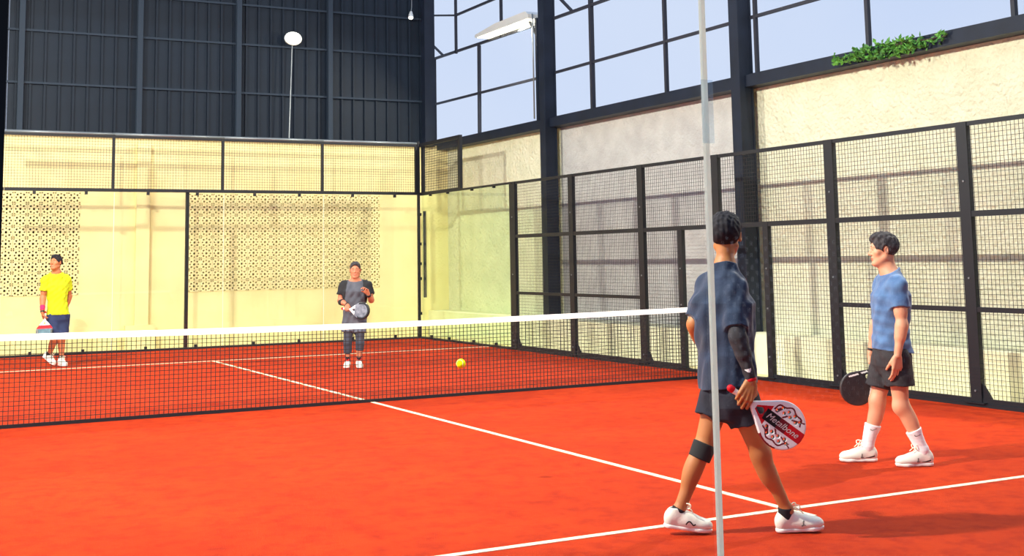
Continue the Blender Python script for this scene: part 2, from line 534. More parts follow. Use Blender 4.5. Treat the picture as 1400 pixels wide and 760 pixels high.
def fence_bay(ya, yb, lab, zlow=True, zup=True, mid=True, lowrail=True):
    b = thing('mesh_fence_bay', lab, 'fence', (0, (ya + yb) / 2, 0), 0, 'wire mesh bays of the side fence')
    yc = (ya + yb) / 2
    if zup:
        MB().box((5.02, ya - yc, PH - 0.045), (5.06, yb - yc, PH)).build('top_rail', M['black'], b)
    if mid:
        MB().box((5.015, ya - yc, 1.93), (5.065, yb - yc, 1.99)).build('rail', M['black'], b)
    if zlow:
        MB().box((5.02, ya - yc, 0.035), (5.06, yb - yc, 0.085)).build('bottom_rail', M['black'], b)
    if lowrail:
        MB().box((5.015, ya - yc, 0.955), (5.065, yb - yc, 1.005)).build('rail', M['black'], b)
    if zup:
        tag(wires_x(ya - yc, yb - yc, 1.98, PH - 0.04).build('wire_mesh', M['wire'], b), None, kind='stuff')
    if zlow:
        tag(wires_x(ya - yc, yb - yc, 0.08, 1.94).build('wire_mesh', M['wire'], b), None, kind='stuff')


fence_bay(4.055, 5.925, 'black wire mesh fence bay next to the side glass wall')
fence_bay(2.055, 3.945, 'second black wire mesh bay from the side glass wall')
fence_bay(1.09, 1.945, 'narrow full height mesh bay just before the gateway on its far side', zup=False, lowrail=False, mid=False)
fence_bay(0.255, 1.945, 'upper mesh panel over the far half of the gateway', zlow=False, lowrail=False)
fence_bay(-1.945, 0.145, 'upper mesh panel over the near half of the gateway', zlow=False, lowrail=False)
fence_bay(-1.945, -0.85, 'narrow full height mesh bay just past the gateway on its near side', zup=False, lowrail=False, mid=False)
fence_bay(-3.945, -2.055, 'black wire mesh fence bay directly behind the man in light blue')
fence_bay(-6.0, -4.055, 'black wire mesh fence bay cut by the right edge of the picture')


# ------------------------------------------------------------------ glass walls
def pane(lab, lo, hi, m, grp, clamps=()):
    p = thing('glass_wall', lab, 'glass wall', ((lo[0] + hi[0]) / 2, (lo[1] + hi[1]) / 2, 0), 0, grp)
    cx, cy = (lo[0] + hi[0]) / 2, (lo[1] + hi[1]) / 2
    MB().box((lo[0] - cx, lo[1] - cy, lo[2]), (hi[0] - cx, hi[1] - cy, hi[2])).build('glass_sheet', m, p)
    for c in clamps:
        MB().box((c[0] - cx - 0.024, c[1] - cy - 0.024, c[2] - 0.026), (c[0] - cx + 0.024, c[1] - cy + 0.024, c[2] + 0.026)).build('clamp', M['black'], p)
    return p


fx = [-3.03, -1.06, 0.96, 2.95, 4.97]
labs = ['far glass pane at the left edge, behind the man in yellow', 'far glass pane second from the left, with the thin black post behind it', 'far glass pane behind the man in grey, third from the left', 'far glass pane next to the court corner']
for i in range(4):
    a, b = fx[i], fx[i + 1]
    cl = [(a + (b - a) * t_, 10.03, z) for t_ in (0.3, 0.75) for z in (0.06, 2.87)]
    p = pane(labs[i], (a + 0.005, 10.03, 0.035), (b - 0.005, 10.042, 2.9), M['glass'], 'far end glass panes', cl)
    MB().box((b - 0.004 - (a + b) / 2, -0.008, 0.05), (b + 0.004 - (a + b) / 2, 0.008, 2.88)).build('joint_seal', M['silicone'], p)
for (a, b, lab) in ((8.15, 9.98, 'green tinted side glass pane at the far corner'), (6.12, 8.13, 'green tinted side glass pane beside the first fence post')):
    cl = [(5.03, a + (b - a) * t_, z) for t_ in (0.3, 0.75) for z in (0.06, 2.88)]
    p = pane(lab, (5.03, a, 0.035), (5.042, b, 2.9), M['glass_green'], 'side glass panes', cl)
MB().box((5.0, 6.0, PH - 0.035), (5.05, 10.0, PH)).build('side_glass_rail', M['black'])
tag(bpy.data.objects['side_glass_rail'], 'thin black rail along the top of the side glass', 'rail')
cp = thing('corner_post', 'thin dark corner post where far and side glass meet', 'post', (4.99, 10.0, 0))
MB().box((-0.025, 0.0, 0.03), (0.025, 0.05, 4.0)).build('upright', M['black'], cp)
for z in (0.5, 1.2, 1.5, 1.9, 2.5):
    MB().box((-0.04, -0.03, z - 0.03), (0.04, 0.0, z + 0.03)).build('corner_clamp', M['black'], cp)

# mesh strip above far glass
ulabs = ['upper mesh panel over the leftmost far glass pane', 'second upper mesh panel from the left over the far glass', 'third upper mesh panel from the left over the far glass', 'upper mesh panel over the far glass next to the corner']
for i in range(4):
    a, b = fx[i], fx[i + 1]
    c = (a + b) / 2
    u = thing('upper_mesh_panel', ulabs[i], 'mesh panel', (c, 10.04, 0), 0, 'mesh panels above the far glass')
    MB().box((a - c, -0.03, 2.9), (b - c, 0.03, 2.955)).build('bottom_rail', M['black'], u)
    MB().box((a - c, -0.02, 3.89), (b - c, 0.02, 3.925)).build('top_rail', M['black'], u)
    MB().tube([(a - c, 0, 3.955), (b - c, 0, 3.955)], 0.03, 10).build('top_tube', M['pipe'], u, smooth=True)
    MB().box((b - c - 0.05, -0.03, 2.955), (b - c - 0.002, 0.03, 3.89)).build('stile', M['black'], u)
    mb = MB()
    n = round((b - a) / 0.05)
    for k in range(n + 1):
        x = a - c + (b - a) * k / n
        mb.box((x - 0.0022, -0.0022, 2.95), (x + 0.0022, 0.0022, 3.89))
    for k in range(19):
        z = 2.96 + 0.05 * k
        mb.box((a - c, -0.006, z - 0.0022), (b - c, -0.002, z + 0.0022))
    tag(mb.build('wire_mesh', M['wire'], u), None, kind='stuff')
u = thing('upper_mesh_panel', 'upper mesh panel over the side glass at the corner', 'mesh panel', (5.04, 9.05, 0))
MB().box((-0.03, -0.95, 2.9), (0.03, 0.95, 2.95)).build('bottom_rail', M['black'], u)
MB().box((-0.03, -0.95, 3.89), (0.03, 0.95, 3.96)).build('top_rail', M['black'], u)
MB().box((-0.03, -0.95, 2.95), (0.03, -0.87, 3.89)).build('stile', M['black'], u)
MB().box((-0.03, 0.8, 2.95), (0.03, 0.88, 3.89)).build('stile', M['black'], u)
tag(wires_x(-0.9, 0.85, 2.95, 3.9, 0.0, 0.05, 0.003).build('wire_mesh', M['wire'], u), None, kind='stuff')

# near glass, right in front of the viewer
p = pane('near glass pane between the left post and the white joint', (-4.88, -10.012, 0.035), (-2.838, -10.0, 2.98), M['glass'], 'near end glass panes')
p2 = pane('near glass pane right of the white joint', (-2.823, -10.012, 0.035), (-0.82, -10.0, 2.98), M['glass'], 'near end glass panes')
MB().box((-2.838 + 1.8215, -0.007, 0.035), (-2.823 + 1.8215, 0.007, 2.98)).build('joint_seal', M['silicone'], p2)
MB().box((-2.851 + 1.8215, -0.0105, 1.92), (-2.806 + 1.8215, -0.0085, 2.12)).build('clear_tape', M['clear_tape'], p2)
tag(MB().box((-4.97, -10.04, 0.0), (-4.886, -9.96, 4.0)).build('corner_post', M['black']), 'black steel post at the left edge, nearest the viewer', 'post')

# ------------------------------------------------------------------ net
net = thing('court_net', 'black court net with a white top tape across the court', 'net', (0, 0, 0))


def ztop(x):
    return 0.878 + 0.042 * (abs(x) / 4.9) ** 1.5


mb = MB()
xs = np.linspace(-4.88, 4.88, 202)
for x in xs:
    mb.box((x - 0.0029, -0.0029, 0.03), (x + 0.0029, 0.0029, ztop(x) - 0.05))
for j in range(19):
    f_ = j / 18
    for a, b in zip(xs[:-1:8], list(xs[8::8]) + [xs[-1]]):
        za, zb = 0.03 + f_ * (ztop(a) - 0.09), 0.03 + f_ * (ztop(b) - 0.09)
        mb.bar((a, -0.003, za), (b, -0.003, zb), 0.0056, 0.0056)
tag(mb.build('net_mesh', M['net_cord'], net), None, kind='stuff')
mb = MB()
pr = None
for x in np.linspace(-4.9, 4.9, 41):
    z = ztop(x)
    n = len(mb.v)
    mb.v += [(x, -0.012, z - 0.062), (x, -0.012, z), (x, 0.012, z), (x, 0.012, z - 0.062)]
    if pr is not None:
        for k in range(4):
            mb.f.append((pr + k, pr + (k + 1) % 4, n + (k + 1) % 4, n + k))
    pr = n
mb.build('top_tape', M['tape'], net)
MB().box((-4.9, -0.006, 0.0), (4.9, 0.006, 0.036)).build('bottom_tape', M['black'], net)
for s_ in (-1, 1):
    np_ = thing('net_post', 'black net post at the %s end of the net' % ('left' if s_ < 0 else 'right'), 'post', (4.94 * s_, 0, 0), 0, 'net posts')
    MB().box((-0.035, -0.035, 0.02), (0.035, 0.035, 0.93)).build('upright', M['black'], np_)
    MB().box((-0.06, -0.1, 0.0), (0.06, 0.1, 0.02)).build('base_plate', M['black'], np_)


# ------------------------------------------------------------------ lamps
def area(parent, loc, target, size, power):
    l = bpy.data.lights.new('flood', 'AREA')
    l.shape = 'RECTANGLE'
    l.size, l.size_y = size
    l.energy = power
    l.color = FLOOD_COLOR
    o = bpy.data.objects.new('flood', l)
    COL.objects.link(o)
    o.parent = parent
    o.location = loc
    inv = Matrix.Rotation(-parent.rotation_euler.z, 3, 'Z')
    o.rotation_euler = (inv @ (Vector(target) - Vector(parent.location)) - Vector(loc)).to_track_quat('-Z', 'Y').to_euler()


def flood(lab, x, y, top, arm, head_len, target, power, mat_lens, rotz=0.0, foot=-0.03):
    """pole with an arm of length arm in X and a long LED head"""
    r = thing('court_floodlight', lab, 'floodlight', (x, y, 0), rotz, 'pole floodlights along the court sides')
    s_ = -1 if arm < 0 else 1
    MB().box((-0.035, -0.035, foot), (0.035, 0.035, top)).build('pole', M['steel'], r)
    MB().tube([(0.0, -0.1, max(foot, 0) + 0.02), (0.0, -0.1, top - 0.05), (s_ * 0.05, -0.08, top + 0.08), (s_ * 0.25, 0, top + 0.1)], 0.014, 8).build('conduit', M['pipe'], r, smooth=True)
    MB().bar((0, 0, top - 0.35), (s_ * 0.3, 0, top), 0.04).build('brace', M['steel'], r)
    h = MB()
    a0, a1 = s_ * 0.05, s_ * (0.05 + head_len)
    pf = [(a0, 0.0), (a0, 0.08), (a0 + s_ * 0.12, 0.15), (a0 + s_ * head_len * 0.6, 0.14), (a1, 0.06), (a1, 0.0)]
    n = len(h.v)
    h.prism([(px, top + pz) for px, pz in pf], 1, -0.17, 0.17)
    h.build('lamp_head', M['lamp_body'], r)
    MB().box((min(a0, a1) + 0.06, -0.15, top - 0.012), (max(a0, a1) - 0.04, 0.15, top - 0.002)).build('lens', mat_lens, r)
    area(r, ((a0 + a1) / 2, 0, top - 0.03), target, (0.45, 0.22), power)
    return r


flood('pole floodlight glowing standing on the steel beam by the far steel column', 6.0, 6.72, 6.06, -1, 2.25, (0.5, 5.5, 0.3), FLOOD_FAR_R, M['lamp'], -math.pi / 2, 4.13)
flood('pole floodlight on the right side nearer the viewer, outside the frame', 6.62, -5.6, 6.2, -1, 1.15, (0.5, 4, 1.0), FLOOD_NEAR_R, M['lamp'])
flood('pole floodlight on the left side by the far court half, outside the frame', -6.4, 4.0, 6.2, 1, 1.15, (3.5, 6, 1.2), FLOOD_FAR_L, M['lamp'])
flood('pole floodlight on the left side by the near court half, outside the frame', -6.4, -5.6, 6.2, 1, 1.15, (4, 1.5, 1.3), FLOOD_NEAR_L, M['lamp'])

r = thing('wall_floodlight', 'round glowing floodlight on a thin rod against the dark cladding', 'floodlight', (2.6, 11.0, 4.05))
MB().tube([(-0.04, 0.03, 0), (0.02, 0.03, 2.0)], 0.012, 6).build('rod', M['pipe'], r)
hd = MB()
ring = []
for (rr, yy) in ((0.09, 0.09), (0.17, 0.02), (0.18, -0.03), (0.165, -0.045)):
    ring.append((rr, yy))
for rr, yy in ring:
    for k in range(20):
        a = 2 * math.pi * k / 20
        hd.v.append((0.02 + rr * math.cos(a) * 1.05, yy, 2.1 + rr * math.sin(a) * 0.8))
for i in range(3):
    for k in range(20):
        hd.f.append((i * 20 + k, i * 20 + (k + 1) % 20, (i + 1) * 20 + (k + 1) % 20, (i + 1) * 20 + k))
hd.f.append(tuple(range(20)))
hd.build('housing', M['lamp_body'], r)
ln = MB()
for (rr, yy) in ((0.165, -0.045), (0.12, -0.075), (0.05, -0.085)):
    for k in range(20):
        a = 2 * math.pi * k / 20
        ln.v.append((0.02 + rr * math.cos(a) * 1.05, yy, 2.1 + rr * math.sin(a) * 0.8))
for i in range(2):
    for k in range(20):
        ln.f.append((i * 20 + k, i * 20 + (k + 1) % 20, (i + 1) * 20 + (k + 1) % 20, (i + 1) * 20 + k))
ln.f.append(tuple(40 + k for k in range(20)))
ln.build('lens', M['lamp'], r, smooth=True)
r = thing('spot_lamp', 'tiny white spot lamp high on the dark cladding near the corner', 'lamp', (5.28, 11.0, 6.85))
MB().tube([(0.06, 0.1, 0.42), (0.03, 0.04, 0.2), (0.0, 0.0, 0.08)], 0.01, 6).build('stem', M['pipe'], r)
MB().tube([(0, 0, 0.08), (-0.02, -0.03, 0.0), (-0.03, -0.05, -0.06)], [0.025, 0.05, 0.06], 12).build('shade', M['lamp_body'], r)
MB().tube([(-0.031, -0.052, -0.062), (-0.034, -0.058, -0.075)], 0.05, 12).build('bulb', M['lamp_soft'], r)

# ------------------------------------------------------------------ ball
bm = bmesh.new()
bmesh.ops.create_icosphere(bm, subdivisions=3, radius=0.033)
me = bpy.data.meshes.new('felt')
bm.to_mesh(me)
bm.free()
me.polygons.foreach_set('use_smooth', [True] * len(me.polygons))
me.materials.append(M['ball'])
ball = thing('padel_ball', 'bright yellow ball in flight just before the net', 'ball', (-1.401, -5.224, 0.847))
link('felt', me, ball)
sm = MB()
pts = []
for k in range(41):
    a = 2 * math.pi * k / 40
    v = Vector((math.cos(a) + 0.36 * math.cos(3 * a), math.sin(a) - 0.36 * math.sin(3 * a), 0.96 * math.sin(2 * a)))
    pts.append(v.normalized() * 0.033)
sm.tube(pts, 0.0012, 5)
sm.build('seam', M['ball_seam'], ball)

# ------------------------------------------------------------------ people: signed distance bodies meshed into continuous surfaces
V = lambda *a: np.array(a, float)
nrm = lambda v: np.asarray(v, float) / np.linalg.norm(v)


def smin(a, b, k):
    if k <= 0:
        return np.minimum(a, b)
    h = np.maximum(k - np.abs(a - b), 0) / k
    return np.minimum(a, b) - h * h * k * 0.25


class SDF:
    def __init__(s):
        s.ops = []

    def _add(s, fn, lo, hi, k, mode):
        s.ops.append((fn, np.asarray(lo, float), np.asarray(hi, float), k, mode))
        return s

    def cone(s, a, b, ra, rb, k=0.02, mode='u'):
        a, b = np.asarray(a, float), np.asarray(b, float)
        ba = b - a
        l2 = max(ba @ ba, 1e-9)

        def fn(X, Y, Z):
            px, py, pz = X - a[0], Y - a[1], Z - a[2]
            t = np.clip((px * ba[0] + py * ba[1] + pz * ba[2]) / l2, 0, 1)
            return np.sqrt((px - t * ba[0]) ** 2 + (py - t * ba[1]) ** 2 + (pz - t * ba[2]) ** 2) - (ra + (rb - ra) * t)
        r = max(ra, rb)
        return s._add(fn, np.minimum(a, b) - r, np.maximum(a, b) + r, k, mode)

    def cut_cone(s, a, b, ra, rb, e, d, k=0.02):
        """cone ended square by the plane through e with normal d"""
        s.cone(a, b, ra, rb, k)
        f0, lo, hi, k0, mode = s.ops.pop()
        s.ops.append((lambda X, Y, Z: -smin(-f0(X, Y, Z), -((X - e[0]) * d[0] + (Y - e[1]) * d[1] + (Z - e[2]) * d[2]), 0.004), lo, hi, k0, mode))
        return s

    def ell(s, c, rad, k=0.02, fr=None, mode='u'):
        """ellipsoid; fr = 3x3 rows of axes"""
        c = np.asarray(c, float)
        fr = np.eye(3) if fr is None else np.asarray(fr)
        r = np.asarray(rad, float)

        def fn(X, Y, Z):
            px, py, pz = X - c[0], Y - c[1], Z - c[2]
            q = [(px * fr[i, 0] + py * fr[i, 1] + pz * fr[i, 2]) for i in range(3)]
            k0 = np.sqrt(sum((q[i] / r[i]) ** 2 for i in range(3)))
            k1 = np.sqrt(sum((q[i] / r[i] ** 2) ** 2 for i in range(3))) + 1e-6
            return k0 * (k0 - 1) / k1
        m = np.sqrt(((fr * r[:, None]) ** 2).sum(0))
        return s._add(fn, c - m, c + m, k, mode)

    def torso(s, st, k=0.03, mode='u', cap=0.03):
        """stations (z, cx, cy, rx, ry, yaw) from bottom to top: an elliptical trunk"""
        st = np.array(st, float)
        z = st[:, 0]

        def fn(X, Y, Z):
            zz = np.clip(Z, z[0], z[-1])
            I = [np.interp(zz, z, st[:, i]) for i in range(1, 6)]
            dx, dy = X - I[0], Y - I[1]
            c, sn = np.cos(I[4]), np.sin(I[4])
            qx, qy = (dx * c - dy * sn) / I[2], (dx * sn + dy * c) / I[3]
            d = ((np.abs(qx) ** 2.3 + np.abs(qy) ** 2.3) ** (1 / 2.3) - 1) * np.minimum(I[2], I[3])
            dz = np.maximum(z[0] - Z, Z - z[-1])
            return -smin(-d, -dz, cap)
        rm = max(st[:, 3].max(), st[:, 4].max())
        lo = V(st[:, 1].min() - rm, st[:, 2].min() - rm, z[0])
        hi = V(st[:, 1].max() + rm, st[:, 2].max() + rm, z[-1])
        return s._add(fn, lo, hi, k, mode)

    def clip(s, p, n, k=0.0):
        """keep the side the normal n points away from"""
        p, n = np.asarray(p, float), nrm(n)
        return s._add(lambda X, Y, Z: (X - p[0]) * n[0] + (Y - p[1]) * n[1] + (Z - p[2]) * n[2], p, p, k, 'i')

    def disp(s, fn):
        return s._add(fn, V(0, 0, 0), V(0, 0, 0), 0, 'd')

    def mesh(s, h):
        lo = np.min([o[1] for o in s.ops if o[4] == 'u'], 0) - 4 * h - 0.01
        hi = np.max([o[2] for o in s.ops if o[4] == 'u'], 0) + 4 * h + 0.01
        n = np.ceil((hi - lo) / h).astype(int) + 1
        ax = [lo[i] + h * np.arange(n[i]) for i in range(3)]
        D = np.full(n, 0.2, np.float32)
        for fn, a, b, k, mode in s.ops:
            if mode in 'us':
                e = k + 3 * h + 0.008
                i0 = np.maximum(np.floor((a - e - lo) / h).astype(int), 0)
                i1 = np.minimum(np.ceil((b + e - lo) / h).astype(int) + 1, n)
                if (i1 <= i0).any():
                    continue
            else:
                i0, i1 = np.zeros(3, int), n
            sl = tuple(slice(i0[i], i1[i]) for i in range(3))
            X = ax[0][sl[0]][:, None, None]
            Y = ax[1][sl[1]][None, :, None]
            Z = ax[2][sl[2]][None, None, :]
            d = fn(X, Y, Z)
            if mode == 'u':
                D[sl] = smin(D[sl], d, k)
            elif mode == 's':
                D[sl] = -smin(-D[sl], d, k)
            elif mode == 'i':
                D[sl] = -smin(-D[sl], -d, k)
            else:
                D[sl] = D[sl] + d
        return surface_nets(D, lo, h)


def surface_nets(D, lo, h):
    S = D < 0
    S[0], S[-1] = False, False
    S[:, 0], S[:, -1] = False, False
    S[:, :, 0], S[:, :, -1] = False, False
    c = np.zeros(np.array(D.shape) - 1, np.int8)
    crn = [(i, j, k) for i in (0, 1) for j in (0, 1) for k in (0, 1)]
    nx, ny, nz = c.shape
    for (i, j, k) in crn:
        c += S[i:i + nx, j:j + ny, k:k + nz]
    ids = np.argwhere((c > 0) & (c < 8))
    idx = np.full(c.shape, -1, np.int32)
    idx[ids[:, 0], ids[:, 1], ids[:, 2]] = np.arange(len(ids))
    pos = np.zeros((len(ids), 3))
    cnt = np.zeros(len(ids))
    val = {q: D[ids[:, 0] + q[0], ids[:, 1] + q[1], ids[:, 2] + q[2]] for q in crn}
    sg = {q: S[ids[:, 0] + q[0], ids[:, 1] + q[1], ids[:, 2] + q[2]] for q in crn}
    for a in crn:
        for axis in range(3):
            if a[axis] == 0:
                b = list(a)
                b[axis] = 1
                b = tuple(b)
                m = sg[a] != sg[b]
                den = val[a] - val[b]
                t = np.clip(np.where(np.abs(den) > 1e-9, val[a] / np.where(np.abs(den) > 1e-9, den, 1), 0.5), 0, 1)
                p = np.array(a, float)[None, :].repeat(len(ids), 0)
                p[:, axis] += t
                pos[m] += p[m]
                cnt[m] += 1
    pos = lo + h * (ids + pos / cnt[:, None])
    quads = []
    for axis in range(3):
        o1, o2 = [(1, 2), (2, 0), (0, 1)][axis]
        A = S
        B = np.roll(S, -1, axis)
        m = A != B
        slc = [slice(None)] * 3
        slc[axis] = slice(0, -1)
        slc[o1] = slice(1, -1)
        slc[o2] = slice(1, -1)
        mm = np.zeros_like(m)
        mm[tuple(slc)] = m[tuple(slc)]
        e = np.argwhere(mm)
        if not len(e):
            continue
        flip = A[e[:, 0], e[:, 1], e[:, 2]]

        def at(d1, d2):
            q = e.copy()
            q[:, o1] += d1
            q[:, o2] += d2
            return idx[q[:, 0], q[:, 1], q[:, 2]]
        qd = np.stack([at(-1, -1), at(0, -1), at(0, 0), at(-1, 0)], 1)
        qd[~flip] = qd[~flip][:, ::-1]
        quads.append(qd)
    return pos, np.concatenate(quads)


def sdf_obj(name, sdf, h, mats, parent, classify=None, label=None):
    v, q = sdf.mesh(h)
    me = bpy.data.meshes.new(name)
    me.vertices.add(len(v))
    me.vertices.foreach_set('co', v.astype(np.float32).ravel())
    me.loops.add(q.size)
    me.loops.foreach_set('vertex_index', q.astype(np.int32).ravel())
    me.polygons.add(len(q))
    me.polygons.foreach_set('loop_start', np.arange(0, q.size, 4, dtype=np.int32))
    me.polygons.foreach_set('use_smooth', np.ones(len(q), bool))
    for m in (mats if isinstance(mats, (list, tuple)) else [mats]):
        me.materials.append(m)
    if classify is not None:
        me.polygons.foreach_set('material_index', classify(v[q].mean(1)).astype(np.int32))
    me.update(calc_edges=True)
    me.validate()
    o = link(name, me, parent)
    if label:
        o['label'] = label
    return o


def folds(amp, seed, wl=0.09, vert=0.6):
    r = np.random.RandomState(seed)
    ws = []
    for i in range(5):
        d = nrm(r.normal(size=3) * V(1, 1, vert))
        ws.append((d * 2 * math.pi / (wl * r.uniform(0.7, 1.6)), r.uniform(0, 6.28)))

    def fn(X, Y, Z):
        t = 0
        for w_, p in ws:
            t = t + np.sin(X * w_[0] + Y * w_[1] + Z * w_[2] + p + 1.5 * np.sin(7 * X + 9 * Z + p))
        return (amp / 2.2) * t
    return fn


def hand(S, W, P, N, right, curl, scale=1.0, thumb=0.5, k=0.007):
    """palm and five fingers: W wrist, P towards the fingers, N out of the palm"""
    P = nrm(P)
    N = nrm(np.asarray(N, float) - P * (np.asarray(N, float) @ P))
    T = np.cross(P, N) if right else np.cross(N, P)
    sc = scale
    offs = [(0.0315, 0.090, (0.044, 0.027, 0.021), 0.0090), (0.0095, 0.095, (0.048, 0.031, 0.022), 0.0092), (-0.0125, 0.090, (0.044, 0.029, 0.021), 0.0088), (-0.0335, 0.080, (0.035, 0.022, 0.019), 0.0078)]
    for i, (o, L, ph, r) in enumerate(offs):
        b = W + T * o * 0.55 * sc + P * 0.012 * sc
        K = W + T * o * sc + P * L * sc
        S.cone(b, K, 0.0160 * sc, 0.0112 * sc, k)
        a = 0
        p = K
        for j in range(3):
            a += curl[j] * (1 + 0.06 * i)
            d = P * math.cos(a) + N * math.sin(a)
            q = p + d * ph[j] * sc
            S.cone(p, q, r * sc * (1.05 - 0.1 * j), r * sc * (0.95 - 0.12 * j), 0.004)
            p = q
    S.ell(W + P * 0.05 * sc + N * 0.008 * sc + T * 0.012 * sc, V(0.032, 0.036, 0.016) * sc, 0.012, fr=np.array([T, P, N]))
    b = W + P * 0.022 * sc + T * 0.02 * sc + N * 0.006 * sc
    lt_ = 0.75 if thumb > 0.8 else 0.42
    d1 = nrm(T * lt_ + P * (1.35 - lt_) + N * (0.25 + 0.5 * thumb))
    p1 = b + d1 * 0.045 * sc
    d2 = nrm(P * 0.85 + T * (0.25 - 0.3 * thumb) + N * (0.2 + 0.8 * thumb))
    p2 = p1 + d2 * 0.034 * sc
    p3 = p2 + nrm(d2 + N * 0.3 * thumb - T * 0.3 * thumb) * 0.026 * sc
    S.cone(b, p1, 0.017 * sc, 0.0125 * sc, 0.012).cone(p1, p2, 0.0115 * sc, 0.0098 * sc, 0.004).cone(p2, p3, 0.0098 * sc, 0.0078 * sc, 0.004)
    return T


GRIP = (0.55, 1.4, 0.95)
LOOSE = (0.35, 0.5, 0.35)


def head_frame(f, up=(0, 0, 1)):
    f = nrm(f)
    r = nrm(np.cross(f, up))
    u = np.cross(r, f)
    return r, f, u


def head(S, c, f, up=(0, 0, 1), sc=1.0, ears=True, full=0.0):
    r, f, u = head_frame(f, up)
    fr = np.array([r, f, u])
    L = lambda a, b, d: np.asarray(c) + (r * a + f * b + u * d) * sc
    E = lambda p, rad, k, mode='u': S.ell(L(*p), V(*rad) * sc, k * sc, fr, mode)
    E((0, -0.014, 0.030), (0.076, 0.096, 0.083), 0.02)
    E((0, 0.030, -0.042), (0.058 + full, 0.060, 0.082), 0.03)
    S.cone(L(-0.05 - full, 0.0, -0.062), L(-0.02, 0.066, -0.106), 0.02 * sc, 0.018 * sc, 0.025).cone(L(0.05 + full, 0.0, -0.062), L(0.02, 0.066, -0.106), 0.02 * sc, 0.018 * sc, 0.025)
    E((0, 0.074, -0.107), (0.022, 0.016, 0.016), 0.02)
    S.cone(L(-0.034, 0.074, 0.020), L(0.034, 0.074, 0.020), 0.013 * sc, 0.013 * sc, 0.022)
    for s_ in (-1, 1):
        E((s_ * 0.044, 0.056, -0.022), (0.022, 0.020, 0.02), 0.025)
        E((s_ * 0.031, 0.098, 0.001), (0.017, 0.016, 0.011), 0.014, 's')
        E((s_ * 0.031, 0.074, 0.000), (0.0135, 0.0135, 0.0125), 0.003)
    S.cone(L(0, 0.083, 0.008), L(0, 0.104, -0.03), 0.008 * sc, 0.011 * sc, 0.012)
    E((0, 0.101, -0.033), (0.013, 0.012, 0.009), 0.008)
    for s_ in (-1, 1):
        E((s_ * 0.012, 0.092, -0.037), (0.009, 0.011, 0.008), 0.006)
    E((0, 0.086, -0.064), (0.024, 0.010, 0.0065), 0.008)
    E((0, 0.085, -0.076), (0.021, 0.011, 0.0075), 0.008)
    S.cone(L(-0.02, 0.098, -0.0695), L(0.02, 0.098, -0.0695), 0.002 * sc, 0.002 * sc, 0.006, 's')
    if ears:
        for s_ in (-1, 1):
            e_r = nrm(r * s_ * 0.85 - f * 0.5)
            e_f = nrm(f + r * s_ * 0.5)
            S.ell(L(s_ * 0.080, -0.012, -0.010), V(0.008, 0.019, 0.031) * sc, 0.008, np.array([e_r, e_f, u]))
            S.ell(L(s_ * 0.088, -0.008, -0.006), V(0.006, 0.010, 0.018) * sc, 0.006, np.array([e_r, e_f, u]), 's')
    return L, r, f, u


def hair(c, f, up, sc, h, m, parent, seed=1, vol=0.012, top=0.012, fringe=0.0, fade=-0.055):
    r, f, u = head_frame(f, up)
    fr = np.array([r, f, u])
    c = np.asarray(c)
    L = lambda a, b, d: c + (r * a + f * b + u * d) * sc
    S = SDF()
    S.ell(L(0, -0.016, 0.030), (V(0.076, 0.096, 0.083) + vol) * sc, 0, fr)
    S.ell(L(0, 0.015, 0.082 + top), V(0.064, 0.078, 0.036) * sc, 0.03, fr)
    rs = np.random.RandomState(seed)
    ph = rs.uniform(0, 6.28, 6)

    def strands(X, Y, Z):
        a = (X - c[0]) * r[0] + (Y - c[1]) * r[1] + (Z - c[2]) * r[2]
        b = (X - c[0]) * f[0] + (Y - c[1]) * f[1] + (Z - c[2]) * f[2]
        d = (X - c[0]) * u[0] + (Y - c[1]) * u[1] + (Z - c[2]) * u[2]
        w_ = np.sin(a * 210 + 3 * np.sin(b * 40 + ph[0]) + ph[1]) * 0.5 + np.sin(a * 120 + b * 60 + 4 * np.sin(d * 30 + ph[2])) * 0.6 + np.sin(b * 150 + d * 120 + ph[3]) * 0.4
        return w_ * 0.0036 * np.clip((d + 0.06) / 0.1, 0.15, 1)
    S.disp(strands)
    S.ell(L(0, 0.100, -0.026 + fringe), V(0.066, 0.074, 0.086) * sc, 0.006, fr, 's')
    for s_ in (-1, 1):
        S.ell(L(s_ * 0.090, -0.008, -0.012), V(0.034, 0.026, 0.040) * sc, 0.006, fr, 's')
        S.ell(L(s_ * 0.075, 0.045, -0.05), V(0.04, 0.04, 0.05) * sc, 0.006, fr, 's')
    n = -u * 1.0 + f * 0.55
    S.clip(L(0, -0.05, fade), n, 0.012)
    return sdf_obj('hair', S, h, m, parent)


def eyes(parent, L, r, f, u, sc, mats):
    for s_ in (-1, 1):
        for nm, rad, off, m in (('eye', 0.0122, 0.0748, mats[0]), ('iris', 0.0078, 0.0805, mats[1])):
            bm_ = bmesh.new()
            bmesh.ops.create_icosphere(bm_, subdivisions=2, radius=rad * sc)
            me_ = bpy.data.meshes.new(nm)
            bm_.to_mesh(me_)
            bm_.free()
            me_.materials.append(m)
            me_.polygons.foreach_set('use_smooth', [True] * len(me_.polygons))
            o_ = link(nm, me_, parent if nm == 'eye' else last)
            if nm == 'eye':
                o_.location = L(s_ * 0.031, off, 0.0)
                last = o_
            else:
                o_.location = (r * 0 + f * (off - 0.0748) * sc)
        b = MB().tube([L(s_ * 0.013, 0.0885, 0.024), L(s_ * 0.03, 0.0875, 0.0275), L(s_ * 0.047, 0.074, 0.021)], [0.003 * sc, 0.0042 * sc, 0.002 * sc], 6)
        b.build('eyebrow', mats[2], parent, smooth=True)


